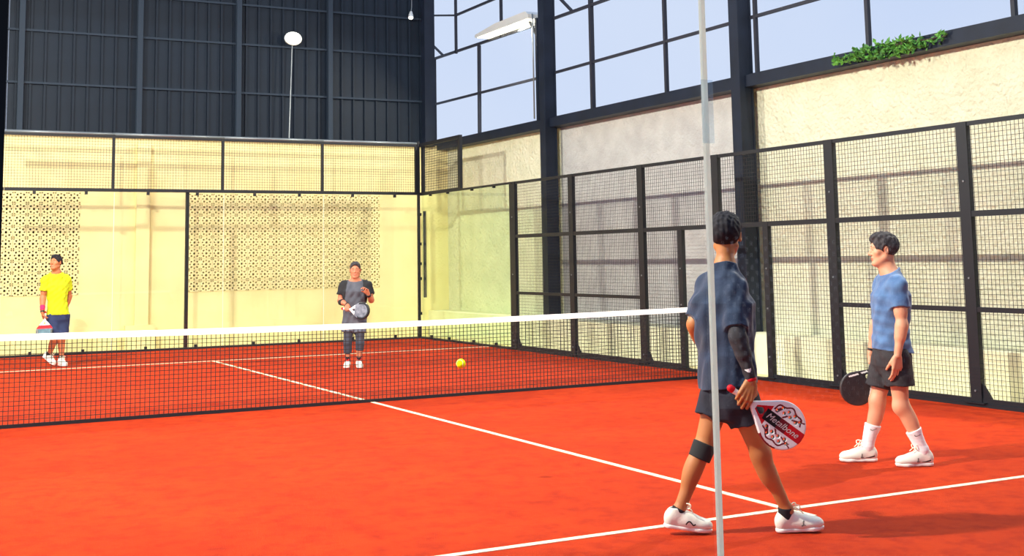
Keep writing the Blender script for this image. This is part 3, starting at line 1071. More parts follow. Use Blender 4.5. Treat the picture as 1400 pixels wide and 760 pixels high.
def grip(wr, el, axis, blend=0.2, sc=1.0):
    """right hand closed on a handle: palm direction, palm normal and the point of the handle it holds"""
    fd = nrm(np.asarray(wr) - np.asarray(el))
    Pp = nrm(fd - axis * (fd @ axis))
    N = np.cross(axis, Pp)
    P = nrm(Pp + axis * blend)
    return P, N, np.asarray(wr) + P * 0.088 * sc + N * 0.027 * sc


def arm(S, sh, el, wr, k=0.02, sc=1.0):
    sh, el, wr = map(np.asarray, (sh, el, wr))
    S.ell(sh, V(0.058, 0.056, 0.06) * sc, 0.035)
    S.cone(sh, el, 0.050 * sc, 0.039 * sc, k)
    S.cone(sh + (el - sh) * 0.35, sh + (el - sh) * 0.7, 0.046 * sc, 0.042 * sc, 0.03)
    S.cone(el, wr, 0.040 * sc, 0.0265 * sc, k)
    S.cone(el + (wr - el) * 0.12, el + (wr - el) * 0.4, 0.043 * sc, 0.037 * sc, 0.03)


def leg(S, hp, kn, an, back, k=0.03, sc=1.0):
    hp, kn, an, back = map(np.asarray, (hp, kn, an, back))
    S.cone(hp, kn, 0.083 * sc, 0.054 * sc, 0.05)
    S.ell(kn - back * 0.012, V(0.052, 0.052, 0.062) * sc, 0.03)
    S.cone(kn, an, 0.050 * sc, 0.034 * sc, k)
    ax = nrm(an - kn)
    x = nrm(np.cross(ax, back))
    S.ell(kn + (an - kn) * 0.3 + back * 0.022, V(0.048, 0.046, 0.11) * sc, 0.04, np.array([x, np.cross(ax, x), ax]))
    S.ell(an, V(0.036, 0.036, 0.045) * sc, 0.02)


def shoe(parent, heel, d, u, right, L_, mats, h, label=None, laces=True, ankle=None, logo=None, wscale=1.0):
    """heel point on the ground, toe direction d, sole normal u"""
    d, u = nrm(d), nrm(u)
    u = nrm(u - d * (u @ d))
    l = np.cross(u, d)
    heel = np.asarray(heel, float)
    q = L_ / 0.285
    Pt = lambda x, y, z: heel + (d * x + l * y * wscale + u * z) * q
    fr = np.array([d, l, u])
    iv = -0.006 if right else 0.006
    S = SDF()
    S.cone(Pt(0.042, 0, 0.060), Pt(0.13, 0, 0.052), 0.036 * q, 0.037 * q, 0.03)
    S.cone(Pt(0.13, 0, 0.05), Pt(0.235, iv, 0.036), 0.040 * q, 0.030 * q, 0.03)
    S.cone(Pt(0.041, 0, 0.034), Pt(0.13, 0, 0.034), 0.0365 * q, 0.037 * q, 0.02)
    S.ell(Pt(0.20, iv, 0.038), V(0.078, 0.050, 0.034) * q, 0.03, fr)
    S.cone(Pt(0.046, 0, 0.07), Pt(0.062, 0, 0.103), 0.037 * q, 0.040 * q, 0.025)
    S.cone(Pt(0.085, 0, 0.084), Pt(0.165, 0, 0.056), 0.032 * q, 0.030 * q, 0.03)
    S.clip(Pt(0, 0, 0.014), -u, 0.004)
    S.clip(Pt(0.03, 0, 0.112), u - d * 0.28, 0.008)
    S.cone(Pt(0.062, 0, 0.10), Pt(0.070, 0, 0.16), 0.030 * q, 0.036 * q, 0.008, 's')
    sh_ = sdf_obj('shoe', S, h, mats[0], parent, label=label)
    S = SDF()
    S.cone(Pt(0.041, 0, 0.014), Pt(0.12, 0, 0.014), 0.039 * q, 0.037 * q, 0.02).cone(Pt(0.12, 0, 0.014), Pt(0.205, iv, 0.014), 0.037 * q, 0.049 * q, 0.02).cone(Pt(0.205, iv, 0.016), Pt(0.244, iv, 0.024), 0.047 * q, 0.038 * q, 0.02)
    S.clip(Pt(0, 0, 0.0), -u, 0.004)
    S.clip(Pt(0, 0, 0.023), u, 0.006)
    sdf_obj('sole', S, h, mats[1], sh_)
    if laces:
        lc = MB()
        for i in range(5):
            x = 0.10 + 0.022 * i
            z = 0.118 - 0.013 * i - 0.02 * (i == 4) * 0.2
            a = 0.022
            lc.tube([Pt(x, -a, z - 0.010), Pt(x + 0.006, 0, z), Pt(x + 0.012, a, z - 0.010)], 0.003, 6)
        for sg in (-1, 1):
            lc.tube(smooth_path([tuple(Pt(0.10, 0, 0.122)), tuple(Pt(0.112, sg * 0.02, 0.146)), tuple(Pt(0.138, sg * 0.042, 0.146)), tuple(Pt(0.136, sg * 0.032, 0.122)), tuple(Pt(0.103, 0, 0.121))], 5), 0.0036, 6)
            lc.tube(smooth_path([tuple(Pt(0.10, 0, 0.122)), tuple(Pt(0.13, sg * 0.018, 0.128)), tuple(Pt(0.160, sg * 0.032, 0.100))], 5), 0.0033, 6)
        lc.build('shoelace', mats[2], sh_, smooth=True)
    return sh_, Pt, d, l, u


def decal(name, target, m, origin, ux, uy, dirn, polys, parent, off=0.0015):
    """flat marks (polylines with width) laid onto a surface by casting along dirn"""
    dg_me = target.data
    bvh = BVHTree.FromPolygons([v.co[:] for v in dg_me.vertices], [p.vertices[:] for p in dg_me.polygons])
    ux, uy, dirn = Vector(ux), Vector(uy), Vector(dirn).normalized()
    mb = MB()
    for pts, w0 in polys:
        prev = None
        n = len(pts)
        for i, (a, b) in enumerate(pts):
            a0, b0 = pts[max(i - 1, 0)]
            a1, b1 = pts[min(i + 1, n - 1)]
            tx, ty = a1 - a0, b1 - b0
            ln_ = math.hypot(tx, ty) or 1
            w_ = w0[i] if isinstance(w0, (list, tuple)) else w0
            ids = []
            for s_ in (-1, 1):
                pa, pb = a - ty / ln_ * w_ / 2 * s_, b + tx / ln_ * w_ / 2 * s_
                p = Vector(origin) + ux * pa + uy * pb
                hit = bvh.ray_cast(p - dirn * 0.3, dirn, 0.6)
                if hit[0] is None:
                    hit = bvh.find_nearest(p)
                q = hit[0] - dirn * off
                ids.append(len(mb.v))
                mb.v.append(tuple(q))
            if prev:
                mb.f.append((prev[0], prev[1], ids[1], ids[0]))
            prev = ids
    return mb.build(name, m, parent)


def smooth_path(pts, n=6):
    out = []
    P_ = [pts[0]] + list(pts) + [pts[-1]]
    for i in range(1, len(P_) - 2):
        for k in range(n):
            t_ = k / n
            out.append(tuple(0.5 * ((2 * P_[i][c]) + (-P_[i - 1][c] + P_[i + 1][c]) * t_ + (2 * P_[i - 1][c] - 5 * P_[i][c] + 4 * P_[i + 1][c] - P_[i + 2][c]) * t_ ** 2 + (-P_[i - 1][c] + 3 * P_[i][c] - 3 * P_[i + 1][c] + P_[i + 2][c]) * t_ ** 3) for c in range(len(pts[0]))))
    out.append(tuple(pts[-1]))
    return out


def racket(label, root_loc, yaw, grip, axis, normal, mats, classify, h, sc=1.0, holes=True, grip_at=0.075, handle_m=None):
    """grip = point of the handle in the hand, axis towards the head, normal of the face"""
    t = thing('padel_racket', label, 'racket', root_loc, yaw, None)
    a = nrm(axis)
    n = np.asarray(normal, float)
    n = nrm(n - a * (n @ a))
    l = np.cross(n, a)
    o = np.asarray(grip, float) - a * grip_at * sc
    S = SDF()
    A, B = 0.15, 0.325
    flat = lambda w0: None

    def rc(x, y, x0, x1, r0, r1):
        t_ = np.clip((x - x0) / (x1 - x0), 0, 1)
        # hull of two circles
        dx = x1 - x0
        sn = (r1 - r0) / dx
        cs = math.sqrt(1 - sn * sn)
        ay = np.abs(y)
        s_ = np.clip(((x - x0) + ay * sn / cs) / dx, 0, 1)
        return np.sqrt((x - x0 - s_ * dx) ** 2 + y ** 2) - (r0 + (r1 - r0) * s_)

    def fn(X, Y, Z):
        x, y, z = X / sc, Y / sc, Z / sc
        d2 = rc(x, y, A, B, 0.022, 0.128)
        hole = rc(x, y, 0.168, 0.196, 0.005, 0.019)
        d2 = np.maximum(d2, -hole)
        if holes:
            for hx, hy in HOLES:
                d2 = np.maximum(d2, 0.0068 - np.sqrt((x - hx) ** 2 + (y - hy) ** 2))
        wx, wz = d2 + 0.007, np.abs(z) - 0.012
        d = np.minimum(np.maximum(wx, wz), 0) + np.sqrt(np.maximum(wx, 0) ** 2 + np.maximum(wz, 0) ** 2) - 0.007
        return d * sc
    S._add(fn, V(0.12, -0.13, -0.02) * sc, V(0.455, 0.13, 0.02) * sc, 0, 'u')
    hd_ = sdf_obj('racket_head', S, h, mats, t, classify)
    S = SDF()
    S.cone(V(0.008, 0, 0) * sc, V(0.02, 0, 0) * sc, 0.018 * sc, 0.0165 * sc, 0.006).cone(V(0.02, 0, 0) * sc, V(0.15, 0, 0) * sc, 0.0155 * sc, 0.0155 * sc, 0.004)
    S.disp(lambda X, Y, Z: 0.0006 * np.sin(X / sc * 300 + np.arctan2(Z, Y)))
    hn_ = sdf_obj('handle', S, max(0.003, h), handle_m or M['white_grip'], t)
    S = SDF()
    S.cone(V(0.0, 0, 0) * sc, V(0.01, 0, 0) * sc, 0.0195 * sc, 0.0195 * sc, 0.004)
    sdf_obj('butt_cap', S, max(0.003, h), M['red_paint'] if handle_m is None else handle_m, t)
    R = Matrix(((a[0], l[0], n[0], o[0]), (a[1], l[1], n[1], o[1]), (a[2], l[2], n[2], o[2]), (0, 0, 0, 1)))
    Wm = Matrix.Translation(Vector(root_loc)) @ Matrix.Rotation(yaw, 4, 'Z')
    t.matrix_world = Wm @ R
    return t, hd_


HOLES = []
for i_ in range(4):
    for s_ in (-1, 1):
        HOLES += [(0.262 + 0.038 * i_, s_ * (0.052 + 0.006 * (i_ in (1, 2)))), (0.281 + 0.038 * i_, s_ * (0.078 if i_ < 3 else 0.066))]

M['white_grip'] = mat('white_overgrip', lin(244, 242, 238), 0.8, bump=0.2, bscale=80)
M['red_paint'] = mat('red_racket_paint', lin(206, 14, 28), 0.6, spec=0.25)
M['darkred_paint'] = mat('dark_red_racket_paint', lin(120, 10, 30), 0.35)
M['white_paint'] = mat('white_racket_paint', lin(250, 248, 246), 0.35)
M['black_paint'] = mat('black_racket_paint', lin(20, 18, 20), 0.35)
M['carbon'] = mat('dark_racket_face', lin(52, 42, 44), 0.5, c2=lin(38, 32, 36), nscale=30)
M['teal_paint'] = mat('grey_teal_racket_face', lin(84, 114, 126), 0.65, c2=lin(54, 76, 90), nscale=14)
M['grey_paint'] = mat('grey_racket_face', lin(130, 134, 146), 0.4, c2=lin(70, 76, 90), nscale=18)
M['letter'] = mat('pale_lettering', lin(226, 216, 212), 0.4)
M['lip'] = mat('lip_skin', lin(186, 104, 82), 0.5)
M['skin_tan'] = mat('tan_skin', lin(190, 122, 68), 0.55, c2=lin(172, 106, 58), nscale=5)
M['skin_light'] = mat('light_skin', lin(226, 164, 128), 0.55, c2=lin(214, 146, 112), nscale=6)
M['skin_far'] = mat('warm_skin', lin(190, 118, 74), 0.6, c2=lin(176, 104, 64), nscale=6)
M['skin_pale'] = mat('warm_pale_skin', lin(198, 128, 94), 0.6, c2=lin(184, 112, 82), nscale=6)
M['hair_black'] = mat('black_hair', lin(26, 24, 28), 0.8, spec=0.25, c2=lin(40, 38, 44), nscale=60)
M['hair_soft'] = mat('dark_hair', lin(44, 40, 42), 0.8, spec=0.25, c2=lin(74, 70, 72), nscale=40)
M['eye_white'] = mat('eye_white', lin(206, 192, 182), 0.3)
M['iris'] = mat('dark_iris', lin(40, 26, 20), 0.25)
M['navy_cloth'] = mat('navy_cloth', lin(28, 50, 80), 0.85, c2=lin(20, 36, 60), nscale=7, bump=0.15, bscale=90, sheen=0.2)
M['navy_shorts'] = mat('dark_navy_shorts', lin(30, 32, 48), 0.85, c2=lin(22, 24, 36), nscale=8, bump=0.15, bscale=90)
M['sleeve_dark'] = mat('dark_arm_sleeve', lin(40, 38, 44), 0.8, c2=lin(50, 44, 46), nscale=12)
M['blue_cloth'] = mat('light_blue_cloth', lin(88, 124, 168), 0.85, c2=lin(66, 98, 144), nscale=9, bump=0.15, bscale=90, sheen=0.2)
M['dark_shorts'] = mat('charcoal_shorts', lin(52, 46, 48), 0.85, c2=lin(40, 36, 40), nscale=9, bump=0.15, bscale=90)
M['yellow_cloth'] = mat('fluorescent_yellow_cloth', lin(200, 216, 6), 0.85, c2=lin(188, 204, 4), nscale=9, bump=0.1, bscale=90)
M['blue_shorts'] = mat('deep_blue_shorts', lin(36, 50, 88), 0.85, c2=lin(28, 40, 74), nscale=9)
M['grey_cloth'] = mat('charcoal_shirt_cloth', lin(84, 86, 96), 0.85, c2=lin(72, 74, 84), nscale=9, bump=0.1, bscale=90)
M['black_cloth'] = mat('black_cloth', lin(30, 30, 34), 0.85, c2=lin(24, 24, 28), nscale=9)
M['slate_shorts'] = mat('slate_shorts', lin(98, 106, 122), 0.85, c2=lin(82, 90, 106), nscale=9)
M['leggings'] = mat('dark_grey_leggings', lin(62, 66, 80), 0.8, c2=lin(50, 54, 68), nscale=9)
M['sock_white'] = mat('white_sock_knit', lin(240, 236, 238), 0.95, bump=0.1, bscale=220)
M['sock_black'] = mat('black_sock_knit', lin(28, 24, 30), 0.95)
M['shoe_white'] = mat('white_shoe_upper', lin(238, 238, 224), 0.6, c2=lin(226, 228, 214), nscale=14, bump=0.1, bscale=120)
M['sole_white'] = mat('white_shoe_sole', lin(244, 240, 232), 0.5)
M['lace_white'] = mat('cream_shoelace', lin(250, 240, 212), 0.8)
M['red_accent'] = mat('red_shoe_upper', lin(222, 40, 30), 0.6)
M['pink_band'] = mat('pink_wristband', lin(236, 40, 96), 0.9)
M['strap'] = mat('black_knee_strap', lin(36, 36, 36), 0.9)
M['grey_mark'] = mat('grey_mark', lin(120, 120, 112), 0.7)


def band(name, a, b, r0, r1, m, parent, h=0.004, label=None):
    S = SDF()
    a, b = np.asarray(a), np.asarray(b)
    S.cone(a, b, r0, r1, 0.0)
    S.clip(a, a - b, 0.004)
    S.clip(b, b - a, 0.004)
    S.ops[0] = (S.ops[0][0], np.minimum(a, b) - 2 * max(r0, r1), np.maximum(a, b) + 2 * max(r0, r1), 0, 'u')
    return sdf_obj(name, S, h, m, parent, label=label)


SHOULDER = [1.0]


def trunk(hipc, shc, neck, yaw0, yaw1, w=1.0, dep=1.0, g=0.0, zb=None, hemr=None):
    """stations of a torso (g = looseness of a garment over it)"""
    hipc, shc, neck = map(np.asarray, (hipc, shc, neck))
    H = shc[2] - hipc[2]
    P = [(-0.14, 0.150, 0.108), (0.02, 0.162, 0.116), (0.20, 0.148, 0.108), (0.42, 0.138, 0.102), (0.66, 0.155, 0.112), (0.86, 0.168, 0.112), (0.98, 0.150, 0.092), (1.07, 0.090, 0.070)]
    st = []
    for t_, rx, ry in P:
        c = hipc + (shc - hipc) * min(t_, 1.0)
        if t_ > 1:
            c = shc + (neck - shc) * 0.3
        y = yaw0 + (yaw1 - yaw0) * min(max(t_, 0), 1)
        z = hipc[2] + H * t_
        gg = g if t_ < 0.9 else g * 0.6
        rx = rx * (SHOULDER[0] if t_ > 0.9 else 1.0)
        st.append((z, c[0], c[1], rx * w + gg, ry * dep + gg, y))
    if zb is not None:
        st = [s_ for s_ in st if s_[0] > zb + 0.10]
        hr = hemr or (0.165 * w + g, 0.118 * dep + g)
        st = [(zb, hipc[0] if len(hr) < 3 else hr[2], hipc[1], hr[0], hr[1], yaw0)] + st
    return st


def garment_top(name, J, yaw0, yaw1, w, dep, g, zb, hemr, m, parent, h, seed, tilt=None, sleeve=0.5, sl_r=(0.066, 0.07), amp=0.004, neckr=0.057, mats=None, classify=None, fwd=(0, 1, 0)):
    hc, sc_, nk = (J['lhip'] + J['rhip']) / 2, (J['lsh'] + J['rsh']) / 2, J['neck']
    S = SDF()
    for s_ in 'lr':
        sh_, el = J[s_ + 'sh'], J[s_ + 'el']
        e = sh_ + (el - sh_) * sleeve
        d = nrm(el - sh_)
        S.cut_cone(sh_, e + d * 0.1, sl_r[0], sl_r[1] + 0.003, e, d, 0.02)
    S.torso(trunk(hc, sc_, nk, yaw0, yaw1, w, dep, g, zb - 0.07, hemr), cap=0.012)
    for s_ in 'lr':
        S.cone(nk - V(0, 0, 0.005), J[s_ + 'sh'], 0.058 + g * 0.3, 0.06 + g * 0.4, 0.05)
    S.cone(nk - V(0, 0, 0.07), nk + V(0, 0, 0.06), 0.085, neckr + 0.012, 0.03)
    S.disp(folds(amp, seed))
    S.clip(nk + V(0, 0, 0.022), np.asarray(fwd) * 0.42 + V(0, 0, 1), 0.006)
    S.cone(nk + V(0, 0, 0.0), nk + V(0, 0, 0.12), neckr, neckr, 0.004, 's')
    tz = tilt or (0, 0, -1)
    cn = nrm(np.asarray(fwd) * 0.42 + V(0, 0, 1))
    ca = nrm(np.cross(cn, V(1, 0.3, 0)))
    cb = np.cross(cn, ca)
    MB().tube([tuple(nk + V(0, 0, 0.019) + np.asarray(fwd) * 0.004 + (ca * math.cos(t_) + cb * math.sin(t_)) * (neckr + 0.003)) for t_ in np.linspace(0, 2 * math.pi, 33)], 0.0075, 8, cap=False).build('collar', m or mats[0], parent, smooth=True)
    S.clip((hc[0], hc[1], zb), tz, 0.004)
    return sdf_obj(name, S, h, mats or m, parent, classify)


def garment_shorts(J, yaw0, w, dep, g, ztop_, hems, m, parent, h, seed, r=(0.105, 0.098), amp=0.004, name='shorts'):
    hc = (J['lhip'] + J['rhip']) / 2
    S = SDF()
    for s_, f_ in zip('lr', hems):
        hp, kn = J[s_ + 'hip'], J[s_ + 'kn']
        e = hp + (kn - hp) * f_
        d = nrm(kn - hp)
        S.cut_cone(hp, e + d * 0.12, r[0], r[1], e, d, 0.03)
    S.torso([(hc[2] - 0.12, hc[0], hc[1], 0.12 * w, 0.10 * dep, yaw0), (hc[2] - 0.05, hc[0], hc[1], 0.15 * w + g, 0.11 * dep + g, yaw0), (hc[2] + 0.02, hc[0], hc[1], 0.158 * w + g * 0.6, 0.116 * dep + g * 0.6, yaw0), (ztop_, hc[0], hc[1], 0.145 * w, 0.104 * dep, yaw0)], cap=0.015)
    S.disp(folds(amp, seed, 0.1))
    return sdf_obj(name, S, h, m, parent)


def body(J, yaw0, yaw1, w, dep, hf, hup, skin, parent, h, hands, backs, hsc=1.0, hnd=1.0, full=0.0, asc=1.0, lsc=1.0, lips=None):
    S = SDF()
    hc, sc_, nk = (J['lhip'] + J['rhip']) / 2, (J['lsh'] + J['rsh']) / 2, J['neck']
    S.torso(trunk(hc, sc_, nk, yaw0, yaw1, w, dep))
    L, r, f, u = head(S, J['head'], hf, hup, hsc, full=full)
    S.cone(nk - V(0, 0, 0.03), L(0, -0.022, -0.03), 0.054, 0.048, 0.03)
    S.cone(nk - V(0, 0, 0.02), L(0, 0.03, -0.09), 0.05, 0.035, 0.03)
    for s_ in 'lr':
        S.cone(nk + V(0, 0, 0.01), J[s_ + 'sh'], 0.045, 0.05, 0.05)
        arm(S, J[s_ + 'sh'], J[s_ + 'el'], J[s_ + 'wr'], sc=asc)
        leg(S, J[s_ + 'hip'], J[s_ + 'kn'], J[s_ + 'an'], backs[s_], sc=lsc)
        P, N, cu, th = hands[s_]
        hand(S, J[s_ + 'wr'], P, N, s_ == 'r', cu, hnd, th)
    def lip(c):
        a = np.abs((c - np.asarray(J['head'])) @ r)
        b = (c - np.asarray(J['head'])) @ f
        d = (c - np.asarray(J['head'])) @ u
        return ((a < 0.021 * hsc) & (b > 0.07 * hsc) & (d < -0.060 * hsc) & (d > -0.080 * hsc)).astype(int)
    o = sdf_obj('body', S, h, [skin, M['lip']], parent, lip)
    return o, (L, r, f, u)


def jd(**k):
    return {a: np.array(b, float) for a, b in k.items()}


# ---- the player nearest the viewer, seen from behind
rootA = (-0.707, -7.308, 0)
A = thing('person', 'man seen from behind in navy shirt and shorts, striding with a red and white racket', 'person', rootA, -YAW)
J = jd(head=(0.032, 0.02, 1.690), neck=(0.014, -0.01, 1.488), lsh=(-0.066, 0.085, 1.390), rsh=(0.056, -0.085, 1.380), lel=(-0.163, 0.06, 1.178), lwr=(-0.075, 0.215, 0.975),
       rel=(0.040, -0.185, 1.125), rwr=(0.106, -0.210, 0.868), lhip=(-0.035, 0.055, 0.76), rhip=(0.062, -0.055, 0.76), lkn=(-0.140, 0.03, 0.470), lan=(-0.296, 0.0, 0.125), rkn=(0.172, -0.04, 0.450), ran=(0.318, -0.01, 0.125))
axA = nrm(V(0.80, 0.0, -0.60))
gr_ = grip(J['rwr'], J['rel'], axA, 0.2, 1.12)
PA = nrm(V(-0.15, 0.06, -1.0) - axA * (V(-0.15, 0.06, -1.0) @ axA))
hA = 0.0038
SHOULDER[0] = 0.8
b_, hd_ = body(J, 0.95, 0.6, 0.95, 1.0, (0.28, 1, -0.02), (0, 0, 1), M['skin_tan'], A, hA,
               {'l': (V(0.3, 0.7, -0.5), V(0.8, -0.5, 0), LOOSE, 0.4), 'r': gr_[:2] + (GRIP, 0.9)},
               {'l': V(-0.95, -0.25, 0.0), 'r': V(-0.95, -0.2, 0)}, lsc=0.97, hnd=1.12, hsc=1.05)
hair(J['head'], (0.28, 1, -0.02), (0, 0, 1), 1.05, 0.004, M['hair_black'], A, 4, vol=0.015, top=0.006, fade=-0.07)
eyes(A, *hd_, 1.05, (M['eye_white'], M['iris'], M['hair_black']))
garment_top('shirt', J, 0.95, 0.6, 1.06, 1.06, 0.018, 0.825, (0.190, 0.150, 0.024), M['navy_cloth'], A, hA, 11, tilt=(0.16, 0, -1), sleeve=0.86, sl_r=(0.060, 0.063), amp=0.005)
garment_shorts(J, 0.95, 0.98, 1.0, 0.016, 0.88, (0.42, 0.44), M['navy_shorts'], A, 0.005, 12, r=(0.106, 0.110), amp=0.004)
e_, w__ = J['rel'], J['rwr']
S = SDF()
S.cone(J['rsh'] + (e_ - J['rsh']) * 0.45, e_, 0.0485, 0.0445, 0.0).cone(e_, w__, 0.0445, 0.0305, 0.02).cone(e_ + (w__ - e_) * 0.12, e_ + (w__ - e_) * 0.4, 0.0465, 0.041, 0.03)
S.clip(e_ + (w__ - e_) * 0.95, w__ - e_, 0.004)
S.disp(folds(0.0015, 77, 0.05))
sdf_obj('arm_sleeve', S, 0.005, M['sleeve_dark'], A)
band('wristband', e_ + (w__ - e_) * 0.93, e_ + (w__ - e_) * 1.0, 0.031, 0.031, M['red_paint'], A, 0.004)
kd = nrm(J['lan'] - J['lkn'])
band('knee_strap', J['lkn'] - kd * 0.03, J['lkn'] + kd * 0.065, 0.068, 0.064, M['strap'], A, 0.005)
for s_, hl, d_, u_, rt_ in (('l', (-0.388, 0.005, 0.042), (0.975, -0.05, -0.13), (0.13, 0, 1), False), ('r', (0.250, -0.005, 0.003), (0.98, 0.06, 0.04), (-0.04, 0, 1), True)):
    sh_, Pt, d, l, u = shoe(A, hl, d_, u_, rt_, 0.285, (M['shoe_white'], M['sole_white'], M['lace_white']), 0.0042)
    an, kn = J[s_ + 'an'], J[s_ + 'kn']
    ad = nrm(an - kn)
    band('sock', an - ad * 0.02, Pt(0.066, 0, 0.06), 0.0425, 0.0405, M['sock_black'], A, 0.004)
    if s_ == 'l':
        decal('shoe_logo', sh_, M['black_paint'], Pt(0.15, 0, 0.045), d, u, -(-l) if False else l, [(smooth_path([(-0.027, -0.010), (-0.018, 0.006), (-0.006, 0.010), (0.006, 0.0), (0.014, -0.008), (0.021, -0.006), (0.027, 0.0)]), 0.007)], sh_)
    else:
        decal('shoe_logo', sh_, M['grey_mark'], Pt(0.15, 0, 0.05), d, u, l, [(smooth_path([(-0.012, -0.014), (-0.002, -0.010), (0.0, 0.006), (0.006, 0.014)]), 0.007), (smooth_path([(0.0, -0.010), (0.012, -0.012)]), 0.004)], sh_)
shirtA = [c for c in A.children if c.name.startswith('arm_sleeve')][0]
decal('sleeve_logo', shirtA, M['white_paint'], (0.082, -0.3, 0.930), (1, 0, 0), (0, 0, 1), (0, 1, 0), [([(-0.018, 0.004), (-0.008, 0.002), (0.0, 0.0), (0.007, 0.0), (0.012, 0.006), (0.017, 0.015)], [0.001, 0.011, 0.019, 0.022, 0.013, 0.001])], shirtA, 0.004)


def cls_red(c):
    x, y, zc = c[:, 0] / 1.06, c[:, 1] / 1.06, c[:, 2] / 1.06
    ay = np.abs(y)
    out = np.zeros(len(c), int)
    R_ = np.where(np.hypot(x - 0.325, y) > 0, np.hypot(x - 0.325, y), 0)
    fa = np.arctan2(y, x - 0.325)
    # dark red line-work on either side
    arc = (np.abs(R_ - 0.099 - 0.006 * np.sin(9 * fa)) < 0.0045) & (ay > 0.045) & (x > 0.24) & (x < 0.41)
    out[arc] = 2
    tick = ((np.abs(x - 0.27 - 0.5 * (ay - 0.06)) < 0.008) & (ay > 0.04) & (ay < 0.072)) | ((np.abs(x - 0.325 - 0.8 * (ay - 0.06)) < 0.006) & (ay > 0.034) & (ay < 0.058)) | ((np.abs(ay - 0.062 - 0.35 * (x - 0.38)) < 0.004) & (x > 0.35) & (x < 0.42))
    out[tick] = 2
    rim = (R_ > 0.120) & (y < -0.03) & (x > 0.25) & (x < 0.36)
    out[rim] = 2
    bandm = (ay < 0.031)
    out[bandm & (x > 0.215)] = 3
    out[bandm & (x > 0.30)] = 2
    out[bandm & (x > 0.355)] = 1
    thr = (x > 0.16) & (x < 0.235) & (ay < 0.012 + (x - 0.16) * 0.62) & ~(bandm & (x > 0.215))
    out[thr] = 1
    for hx, hy in HOLES:
        out[(np.hypot(x - hx, y - hy) < 0.0085) & (np.abs(zc) < 0.0175)] = 3
    return out


gA = gr_[2]
rk, rh_ = racket('red and white padel racket held by the navy shirted man', rootA, -YAW, gA, axA, (0, -1, 0.05), [M['white_paint'], M['red_paint'], M['darkred_paint'], M['black_paint']], cls_red, 0.0023, sc=1.06, grip_at=0.085)
tx = bpy.data.curves.new('lettering', 'FONT')
tx.body = 'Metalbone'
tx.size = 0.056
tx.shear = 0.35
tx.extrude = 0.0005
tx.align_x = 'CENTER'
tx.align_y = 'CENTER'
to = bpy.data.objects.new('lettering_curve', tx)
COL.objects.link(to)
bpy.context.view_layer.update()
tme = bpy.data.meshes.new_from_object(to)
tme.materials.clear()
tme.materials.append(M['letter'])
bpy.data.objects.remove(to)
lt = link('lettering', tme, rh_)
lt.location = (0.345, 0.0, 0.0206)
lt.scale = (0.86, 0.9, 1)

SHOULDER[0] = 1.0
# ---- the player in light blue, in profile
rootB = (1.742, -6.062, 0)
B = thing('person', 'man in light blue shirt and charcoal shorts walking left beside the fence', 'person', rootB, -YAW)
J = jd(head=(0.040, 0.0, 1.600), neck=(0.082, 0.0, 1.408), lsh=(0.085, -0.165, 1.325), rsh=(0.080, 0.165, 1.325), lel=(0.088, -0.205, 1.045), lwr=(0.040, -0.215, 0.815),
       rel=(0.025, 0.205, 1.030), rwr=(-0.030, 0.215, 0.80), lhip=(0.070, -0.09, 0.78), rhip=(0.055, 0.09, 0.78), rkn=(-0.030, 0.10, 0.455), ran=(-0.118, 0.12, 0.115), lkn=(0.085, -0.10, 0.435), lan=(0.222, -0.11, 0.115))
axB = nrm(V(-0.70, -0.05, -0.71))
gr_ = grip(J['rwr'], J['rel'], axB, 0.35, 1.06)
PB = nrm(V(0.15, 0, -1) - axB * (V(0.15, 0, -1) @ axB))
FB = math.pi * -0.5
b_, hd_ = body(J, FB, FB + 0.05, 1.0, 1.05, (-1, 0.12, -0.04), (0, 0, 1), M['skin_light'], B, 0.0042,
               {'l': (V(-0.08, 0.03, -1), V(-0.35, 0.9, 0), (0.22, 0.38, 0.28), 0.55), 'r': gr_[:2] + (GRIP, 0.9)},
               {'l': V(0.95, 0, 0.3), 'r': V(1, 0, 0.2)}, hnd=1.06)
hair(J['head'], (-1, 0.12, -0.04), (0, 0, 1), 1.0, 0.0042, M['hair_soft'], B, 9, vol=0.013, top=0.010, fade=-0.07)
eyes(B, *hd_, 1.0, (M['eye_white'], M['iris'], M['hair_black']))
garment_top('shirt', J, FB, FB + 0.05, 1.0, 1.05, 0.020, 0.835, (0.185, 0.148, 0.078), M['blue_cloth'], B, 0.0056, 21, tilt=(-0.13, 0, -1), sleeve=0.58, sl_r=(0.066, 0.074), amp=0.005, fwd=(-1, 0, 0))
garment_shorts(J, FB, 1.0, 1.05, 0.018, 0.90, (0.56, 0.70), M['dark_shorts'], B, 0.0056, 22, r=(0.108, 0.112), amp=0.004)
